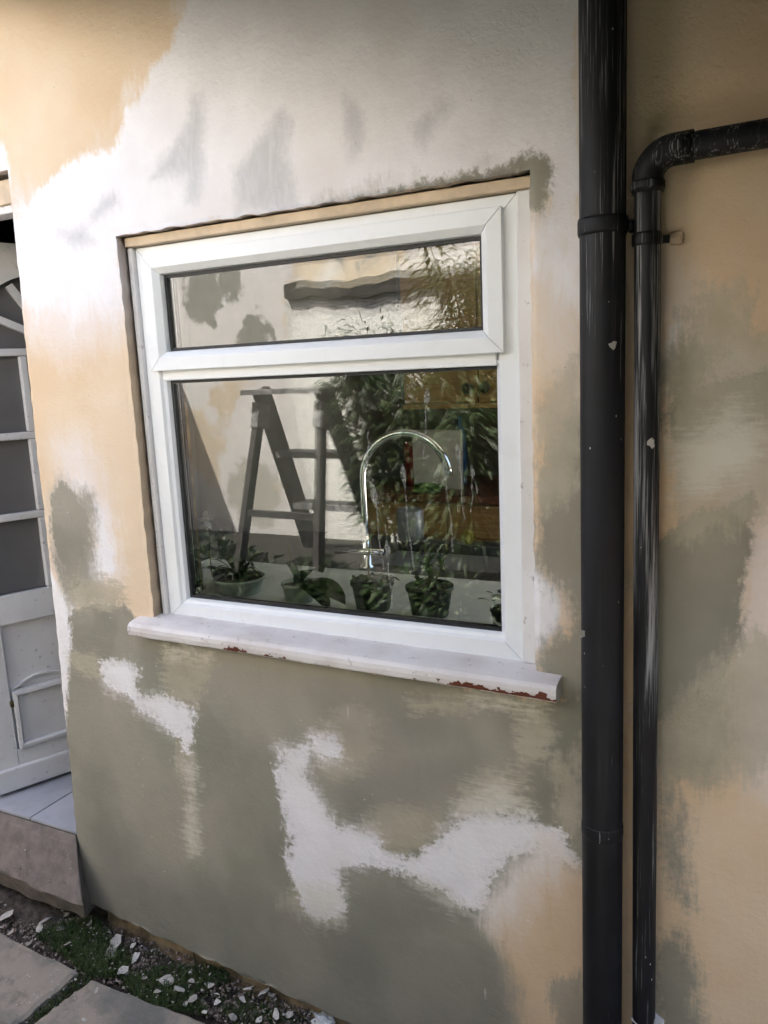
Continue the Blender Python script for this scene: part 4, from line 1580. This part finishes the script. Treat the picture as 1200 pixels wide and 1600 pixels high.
def leaf_blade(p0, p1, p2, w, fold=0.15, n=8):
    """a curved pointed leaf from p0 through p1 to p2"""
    p0, p1, p2 = Vector(p0), Vector(p1), Vector(p2)
    vs, fs = [], []
    for k in range(n + 1):
        t = k / n
        c = p0 * (1 - t) ** 2 + p1 * 2 * t * (1 - t) + p2 * t * t
        tan = ((p1 - p0) * (1 - t) + (p2 - p1) * t).normalized()
        sd = tan.cross(Vector((0, 0, 1)))
        if sd.length < 1e-3:
            sd = Vector((1, 0, 0))
        sd.normalize()
        up = sd.cross(tan)
        ww = w * (math.sin(math.pi * min(1, 0.08 + 0.92 * t)) ** 0.7)
        vs += [c - sd * ww + up * ww * fold, c, c + sd * ww + up * ww * fold]
    for k in range(n):
        for j in (0, 1):
            fs.append((3 * k + j, 3 * k + j + 1, 3 * k + 4 + j, 3 * k + 3 + j))
    return vs, fs


def add_leaf(name, parent, mat, *a, **kw):
    vs, fs = leaf_blade(*a, **kw)
    o = mesh_obj(name, vs, fs, mat, parent, True)
    set_attr(o, 'tone', [random.random()] * len(vs))
    return o


def pot(root, cx, cy, z0, r, h, mat):
    lathe_obj('pot', [(r * .78, z0), (r * .8, z0 + .002), (r * .98, z0 + h * .86), (r * 1.05, z0 + h * .87), (r * 1.05, z0 + h), (r * .96, z0 + h), (r * .93, z0 + h * .8)], cx, cy, mat, root, 30)
    vs = [(cx, cy, z0 + h * .9)]
    n = 20
    for k in range(n):
        a = 2 * math.pi * k / n
        vs.append((cx + r * .93 * math.cos(a), cy + r * .93 * math.sin(a), z0 + h * (.82 + .05 * random.random())))
    mesh_obj('compost', vs, [(0, 1 + k, 1 + (k + 1) % n) for k in range(n)], M['compost'], root, True)


WBZ = 1.1505
# left: spiky succulent in a wide pale pot
c = at(376, 925, 0.22)
pl = thing('potted_succulent', 'spiky dark succulent in a wide pale pot, leftmost on the window board', 'potted plant', (c.x, 0.22, WBZ))
pot(pl, c.x, 0.22, WBZ, 0.072, 0.048, M['pot_pale'])
for k in range(18):
    a = 2 * math.pi * k / 18 + random.uniform(-.2, .2)
    ln = random.uniform(.05, .085)
    b = Vector((c.x, 0.22, WBZ + .04))
    dv = Vector((math.cos(a), math.sin(a), 0))
    add_leaf('leaf', pl, M['house_leaf'], b + dv * .008, b + dv * ln * .5 + Vector((0, 0, random.uniform(.05, .085))), b + dv * ln + Vector((0, 0, random.uniform(.01, .07))), .009)
# orchid behind it
ob = at(330, 930, 0.20)
oc = thing('potted_orchid', 'white orchid on a thin leaning stem at the left of the window', 'orchid', (ob.x, 0.25, WBZ))
pot(oc, ob.x, 0.27, WBZ, 0.035, 0.045, M['pot_black'])
f1 = at(322, 815, 0.22)
f2 = at(303, 840, 0.22)
stem = catmull([(ob.x, 0.27, WBZ + .04), at(332, 900, 0.25), at(328, 850, 0.235), f1 + Vector((0, .012, 0.0))], 6)
tube_obj('stem', stem, 0.0022, M['culm'], oc, 8)
tube_obj('stem', catmull([at(329, 860, .238), at(312, 850, .23), f2 + Vector((0, .01, 0))], 6), 0.0015, M['culm'], oc, 8)
for fc, sc in ((f1, 0.032), (f2, 0.018)):
    for k in range(5):
        a = 2 * math.pi * k / 5 + .3
        dv = Vector((math.cos(a), 0, math.sin(a)))
        add_leaf('petal', oc, M['petal'], fc, fc + dv * sc * .6 + Vector((0, -.004, 0)), fc + dv * sc + Vector((0, .004, 0)), sc * .42)
for s in (-1, 1):
    add_leaf('leaf', oc, M['house_leaf'], (ob.x, 0.27, WBZ + .04), (ob.x + s * .04, 0.25, WBZ + .07), (ob.x + s * .09, 0.24, WBZ + .045), .018)
# middle: small pale pot with broad leaves
c = at(468, 935, 0.20)
pl = thing('potted_broadleaf', 'broad-leaved green plant in a small pale pot, left of the tap', 'potted plant', (c.x, 0.20, WBZ))
pot(pl, c.x, 0.20, WBZ, 0.046, 0.055, M['pot_pale'])
b = Vector((c.x, 0.20, WBZ + .05))
for (u, v, yy, w) in ((505, 895, .17, .040), (540, 945, .15, .045), (515, 955, .14, .032), (450, 885, .24, .012)):
    e = at(u, v, yy)
    add_leaf('leaf', pl, M['house_leaf'], b, (b + e) / 2 + Vector((0, 0, .045)), e, w)
tube_obj('stake', [b, at(455, 880, .23), at(449, 848, .24)], 0.002, M['culm'], pl, 6)
# two black pots
for (u, v, r, seed, lab, tall) in ((583, 940, 0.055, 3, 'leggy seedling in a black pot, directly below the tap', True), (672, 945, 0.058, 4, 'bushy small plant in a black pot, right of the tap', False)):
    c = at(u, v, 0.20)
    pl = thing('potted_seedling', lab, 'potted plant', (c.x, 0.20, WBZ))
    pot(pl, c.x, 0.20, WBZ, r, 0.078, M['pot_black'])
    rr = random.Random(seed)
    b = Vector((c.x, 0.20, WBZ + .068))
    if tall:
        s0 = b + Vector((-.01, 0, 0))
        tube_obj('stem', [s0, s0 + Vector((-.004, .01, .05)), s0 + Vector((.004, .015, .13))], 0.003, M['culm'], pl, 8)
        add_leaf('leaf', pl, M['house_leaf'], b, b + Vector((.02, -.02, .05)), b + Vector((.03, -.02, .01)), .022)
        add_leaf('leaf', pl, M['house_leaf'], b, b + Vector((-.02, -.02, .03)), b + Vector((-.045, -.03, .012)), .016)
    else:
        for k in range(4):
            e = b + Vector((rr.uniform(-.01, .05), rr.uniform(-.02, .02), rr.uniform(.06, .13)))
            tube_obj('stem', [b, (b + e) / 2 + Vector((.006, 0, 0)), e], 0.0025, M['culm'], pl, 6)
            for j in range(6):
                q = b.lerp(e, rr.uniform(.5, 1))
                dv = Vector((rr.uniform(-1, 1), rr.uniform(-1, 1), rr.uniform(-.2, .8))).normalized() * rr.uniform(.025, .05)
                add_leaf('leaf', pl, M['house_leaf'], q, q + dv * .5 + Vector((0, 0, .008)), q + dv, .006, n=4)
    for k in range(22):
        q = b + Vector((rr.uniform(-r, r) * .8, rr.uniform(-r, r) * .8, rr.uniform(0, .012)))
        dv = Vector((rr.uniform(-1, 1), rr.uniform(-1, 0.4), rr.uniform(-.3, .9))).normalized() * rr.uniform(.015, .035)
        add_leaf('leaf', pl, M['house_leaf'], q, q + dv * .5 + Vector((0, 0, .006)), q + dv, .006, n=4)
c = at(790, 965, 0.16)
pl = thing('potted_herb', 'small leafy herb at the right edge of the window board', 'potted plant', (c.x, 0.16, WBZ))
pot(pl, c.x, 0.16, WBZ, 0.035, 0.05, M['pot_black'])
rr = random.Random(9)
for k in range(34):
    q = Vector((c.x, 0.16, WBZ + .045)) + Vector((rr.uniform(-.03, .03), rr.uniform(-.03, .03), rr.uniform(0, .05)))
    dv = Vector((rr.uniform(-1, 1), rr.uniform(-1, 0.4), rr.uniform(-.3, .9))).normalized() * rr.uniform(.018, .035)
    add_leaf('leaf', pl, M['house_leaf'], q, q + dv * .5 + Vector((0, 0, .006)), q + dv, .007, n=4)

# ------------------------------------------------------------------ the yard behind the camera, seen in the glass
MIR = 2 * (FR + 0.027)                                   # a point seen at depth y in the glass stands at MIR - y


def seen(u, v, y):
    p = at(u, v, y)
    return Vector((p.x, MIR - y, p.z))


TERZ = 0.74
YW = MIR - 2.66
t_ = box_obj('terrace', -5.2, -0.75, YW - 2.0, -1.72, -0.2, TERZ, M['terrace'], None, 0.01)
struct(t_)
yw = thing('yard_wall', 'sunlit patched garden wall opposite, reflected in the window glass', 'wall', (-2.0, YW, TERZ))
box_obj('smooth_render', -5.2, -2.72, YW - 0.25, YW, TERZ - .1, 3.0, M['yardwall'], yw)
box_obj('roughcast', -2.7198, 1.2, YW - 0.25, YW + 0.02, -0.1, 2.24, M['roughcast'], yw)
box_obj('upper_render', -2.7198, 1.2, YW - 0.25, YW + 0.008, 2.2405, 3.0, M['yardwall'], yw)
# old beam let into that wall
b0, b1 = seen(440, 462, 2.6), seen(756, 432, 2.6)
N = 30
vs, fs = [], []
for k in range(N + 1):
    f = k / N
    x = lerp(-2.70, -0.9, f)
    zt = 2.315 + 0.012 * math.sin(9 * x) + 0.008 * math.sin(31 * x)
    zb = 2.205 + 0.014 * math.sin(7 * x + 1) + 0.010 * math.sin(27 * x)
    for (y, z) in ((YW + .002, zb), (YW + .055, zb + .006), (YW + .058, zt - .01), (YW + .002, zt)):
        vs.append((x, y, z))
for k in range(N):
    for j in range(4):
        fs.append((4 * k + j, 4 * k + (j + 1) % 4, 4 * k + 4 + (j + 1) % 4, 4 * k + 4 + j))
fs += [(0, 1, 2, 3), tuple(4 * N + j for j in (3, 2, 1, 0))]
mesh_obj('timber_beam', vs, fs, M['beam'], yw)
wing = box_obj('wing_wall', -5.2, -3.93, YW + 0.001, -0.05, -0.2, 2.62, M['yardwall'])
tag(wing, 'rear wing of the house closing the yard on the left', 'wall')

# stepladder
LZ = TERZ
lt = seen(412, 622, 2.0)
rt = seen(508, 614, 1.97)
lad = thing('stepladder', 'grey wooden stepladder standing open, reflected in the lower pane', 'stepladder', ((lt.x + rt.x) / 2, (lt.y + rt.y) / 2, LZ))
tw = (rt - lt)
tw.z = 0
tw.normalize()
fwd = Vector((tw.y, -tw.x, 0))
if fwd.y > 0:
    fwd = -fwd
wid = (rt - lt).length
zt = lt.z


def bar(name, a, b, wa, wb_, mat, parent):
    """a board from a to b; wa along the ladder's width, wb_ along its depth"""
    a, b = Vector(a), Vector(b)
    d = (b - a).normalized()
    s1 = tw - d * tw.dot(d)
    s1.normalize()
    s2 = d.cross(s1)
    vs = []
    for p in (a, b):
        for (i, j) in ((-1, -1), (1, -1), (1, 1), (-1, 1)):
            vs.append(p + s1 * wa / 2 * i + s2 * wb_ / 2 * j)
    return mesh_obj(name, vs, [(0, 1, 2, 3), (7, 6, 5, 4), (0, 4, 5, 1), (1, 5, 6, 2), (2, 6, 7, 3), (3, 7, 4, 0)], mat, parent)


H = zt - LZ
for s in (0, 1):
    p = lt + tw * wid * s
    out = tw * (0.05 * (1 if s else -1))
    foot = Vector((p.x, p.y, LZ)) + fwd * 0.42 + out
    bar('stile', p + (p - foot).normalized() * 0.045, foot, 0.042, 0.105, M['ladder'], lad)
    hp = p - fwd * 0.05 - Vector((0, 0, 0.10))
    back = Vector((p.x, p.y, LZ)) - fwd * 0.24 + out * 1.2
    bar('rear_leg', hp, back, 0.034, 0.055, M['ladder'], lad)
    bar('hinge_bracket', p - fwd * .02 - Vector((0, 0, .03)), hp - Vector((0, 0, .06)), 0.046, 0.10, M['tread'], lad)
def cross_board(name, a, b, depth, thick, mat):
    """a level board from a to b across the ladder"""
    vs = []
    for p in (a, b):
        for (i, j) in ((-.5, -.5), (.5, -.5), (.5, .5), (-.5, .5)):
            vs.append(p + fwd * depth * i + Vector((0, 0, thick * j)))
    return mesh_obj(name, vs, [(3, 2, 1, 0), (4, 5, 6, 7), (0, 1, 5, 4), (1, 2, 6, 5), (2, 3, 7, 6), (3, 0, 4, 7)], mat, lad)


up_ = Vector((0, 0, 1))
cross_board('top_board', lt - tw * .05 + up_ * .035 - fwd * .03, lt + tw * (wid + .05) + up_ * .035 - fwd * .03, 0.20, 0.026, M['tread'])
for k in range(1, 3):
    f = k * 0.315 / H
    a = lt + (fwd * 0.42 - up_ * H) * f - tw * .05 * f
    cross_board('tread', a + tw * .02, a + tw * (wid + 0.1 * f - .02), 0.15, 0.034, M['tread'])
pa = lt - fwd * .17 - up_ * (H * .66) - tw * .03
cross_board('rear_rail', pa, pa + tw * (wid + .06), .025, .035, M['ladder'])


# bamboo and hedge
def foliage(name, root, mat, pts, dirs, ln, wd, droop=0.4):
    n = len(pts)
    P = np.asarray(pts)
    D = np.asarray(dirs)
    D = D / np.linalg.norm(D, axis=1)[:, None]
    up = np.array([0, 0, 1.0])
    Sd = np.cross(D, up)
    Sd /= (np.linalg.norm(Sd, axis=1)[:, None] + 1e-6)
    tw_ = RNG.uniform(-0.8, 0.8, n)[:, None]
    Sd = Sd * np.cos(tw_) + np.cross(D, Sd) * np.sin(tw_)
    L = (ln * RNG.uniform(.6, 1.3, n))[:, None]
    W = (wd * RNG.uniform(.7, 1.2, n))[:, None]
    A = P
    Mi = P + D * L * .45
    E_ = P + D * L - up * (L * droop * RNG.uniform(.3, 1, n)[:, None])
    vs = np.stack([A, Mi - Sd * W, E_, Mi + Sd * W], 1).reshape(-1, 3)
    idx = np.arange(n) * 4
    fs = [(i, i + 1, i + 2, i + 3) for i in idx]
    o = mesh_obj(name, vs.tolist(), fs, mat, root)
    set_attr(o, 'tone', np.repeat(RNG.uniform(0, 1, n), 4))
    return o


def bamboo(cx, cy, z0, h, spread, nculm, nleaf, lab, lean=(0, 0)):
    r = thing('bamboo', lab, 'bamboo', (cx, cy, z0), 'bamboo clumps across the yard')
    culms = []
    vs, fs = [], []
    for k in range(nculm):
        a = RNG.uniform(0, 6.28)
        b = Vector((cx + spread * .3 * math.cos(a), cy + spread * .3 * math.sin(a), z0))
        e = b + Vector((spread * RNG.uniform(-1, 1) + lean[0], spread * RNG.uniform(-1, 1) + lean[1], h * RNG.uniform(.7, 1.05)))
        m = b.lerp(e, .5) + Vector((0, 0, h * .12))
        cs_ = catmull([b, m, e], 6)
        culms.append(cs_)
        tv, tf = tube_data(cs_, [0.006 * (1 - .75 * i / len(cs_)) for i in range(len(cs_))], 6)
        o_ = len(vs)
        vs += tv
        fs += [tuple(o_ + i for i in f) for f in tf]
    mesh_obj('stems', vs, fs, M['culm'], r, True)
    pts, dirs = [], []
    for _ in range(nleaf):
        c = culms[int(RNG.integers(len(culms)))]
        f = RNG.uniform(.12, 1) ** 0.8 * (len(c) - 1.001)
        i = int(f)
        q = c[i].lerp(c[i + 1], f - i)
        g = RNG.normal(0, 1, 3)
        g[2] *= .6
        off = g / np.linalg.norm(g) * RNG.uniform(0, .17)
        pts.append((q.x + off[0], q.y + off[1], q.z + off[2]))
        dirs.append((g[0], g[1], g[2] * .5 - .15))
    foliage('leaves', r, M['bamboo'], pts, dirs, 0.085, 0.0075, 0.5)
    return r


bamboo(-1.78, MIR - 2.15, TERZ, 1.22, 0.26, 16, 4600, 'bamboo clump nearest the stepladder, reflected in the glass')
bamboo(-1.35, MIR - 1.95, TERZ, 1.15, 0.28, 16, 4600, 'low bamboo clump in front of the yard wall, reflected right of the tap')
bamboo(-1.15, MIR - 2.2, TERZ, 1.75, 0.32, 18, 6000, 'tall bamboo clump at the right end of the terrace, reflected in the vent')


def hedge(cx, cy, z0, rx, ry, h, n, lab):
    r = thing('shrub', lab, 'shrub', (cx, cy, z0))
    vs, fs = [], []
    for k in range(9):
        a = RNG.uniform(0, 6.28)
        tv, tf = tube_data(catmull([(cx, cy, z0), (cx + rx * .3 * math.cos(a), cy + ry * .3 * math.sin(a), z0 + h * .4), (cx + rx * .7 * math.cos(a), cy + ry * .7 * math.sin(a), z0 + h * .85)], 4), [0.02] * 5 + [0.008] * 4, 6)
        o_ = len(vs)
        vs += tv
        fs += [tuple(o_ + i for i in f) for f in tf]
    mesh_obj('stems', vs, fs, M['beam'], r, True)
    g = RNG.normal(0, 1, (n, 3))
    g /= np.linalg.norm(g, axis=1)[:, None]
    rad = RNG.uniform(.45, 1.0, n) ** .5
    lob = 1 + .18 * np.sin(5 * g[:, 0] + 3 * g[:, 2]) + .15 * np.sin(7 * g[:, 1] - 4 * g[:, 2])
    P = np.stack([cx + rx * g[:, 0] * rad * lob, cy + ry * g[:, 1] * rad * lob, z0 + h * .5 + h * .5 * g[:, 2] * rad * lob], 1)
    P[:, 2] = np.maximum(P[:, 2], z0 + .03)
    dirs = g + RNG.normal(0, .6, (n, 3))
    foliage('leaves', r, M['hedge'], P, dirs, 0.07, 0.017, 0.4)



hedge(-1.35, YW + 0.22, TERZ, 0.62, 0.20, 1.1, 6500, 'dense dark shrub against the yard wall behind the bamboo')
hedge(0.15, YW + 0.36, 0.02, 0.85, 0.34, 2.7, 8000, 'added dark shrub, out of view, cutting bounce light at the right end of the yard')  # added unseen, keeps the bright yard wall from lighting the right side
hedge(1.55, YW + 0.40, 0.02, 0.8, 0.4, 2.7, 5000, 'added dark shrub, out of view, cutting bounce light in the far right corner')  # second added blocker, hides more of the bright wall
struct(box_obj('bounce_paving', -0.74, 3.0, YW + 0.021, -1.25, -0.12, 0.02, M['bounce_concrete'], None, 0.004))  # pale slab added behind the camera to bounce sun onto the lower wall

for (cx_, cy_, rx_, h_, lb_) in ((-2.75, -1.72, 0.42, 0.42, 'low leafy plant at the terrace edge left of the stepladder'), (-2.05, -1.70, 0.36, 0.34, 'low leafy plant at the terrace edge below the stepladder'), (-1.45, -1.68, 0.34, 0.40, 'low leafy plant at the terrace edge below the bamboo')):
    hedge(cx_, cy_, TERZ - 0.3, rx_, 0.16, h_, 1500, lb_)

# ------------------------------------------------------------------ added roof and boards, out of view, to shade the wall's top right

lean = thing('added_shade_roof', 'added black roof, out of view, shading the top right of the wall', 'added shade roof', (0.0, 0, 2.42))
TOPW = [at(u, -20, -0.004) for u in (-160, 300, 640, 980, 1300)]
OUTW = [at(u, -28, y) for u, y in ((90, -0.36), (420, -0.50), (700, -0.80), (1010, -1.20), (1330, -1.34))]
TOPW.append(Vector((1.4, -0.004, TOPW[-1].z)))
OUTW.append(Vector((1.4, -1.34, OUTW[-1].z)))
n = len(TOPW)
vs = TOPW + OUTW
vs = vs + [p + Vector((0, 0, 0.03)) for p in vs]
fs = []
for i in range(n - 1):
    fs += [(i, n + i, n + i + 1, i + 1), (2 * n + i + 1, 3 * n + i + 1, 3 * n + i, 2 * n + i), (n + i, 3 * n + i, 3 * n + i + 1, n + i + 1), (i + 1, 2 * n + i + 1, 2 * n + i, i)]
fs += [(0, 2 * n, 3 * n, n), (n - 1, 2 * n - 1, 4 * n - 1, 3 * n - 1)]
mesh_obj('shade_deck', vs, fs, M['felt'], lean)
for k in range(8):
    z0 = 1.45 + 0.11 * k
    box_obj('shade_board', 0.34, 0.36, -1.0, -0.006, z0, z0 + 0.107, M['darkwood'], lean, 0.002)  # added boards dimming the upper right of the wall
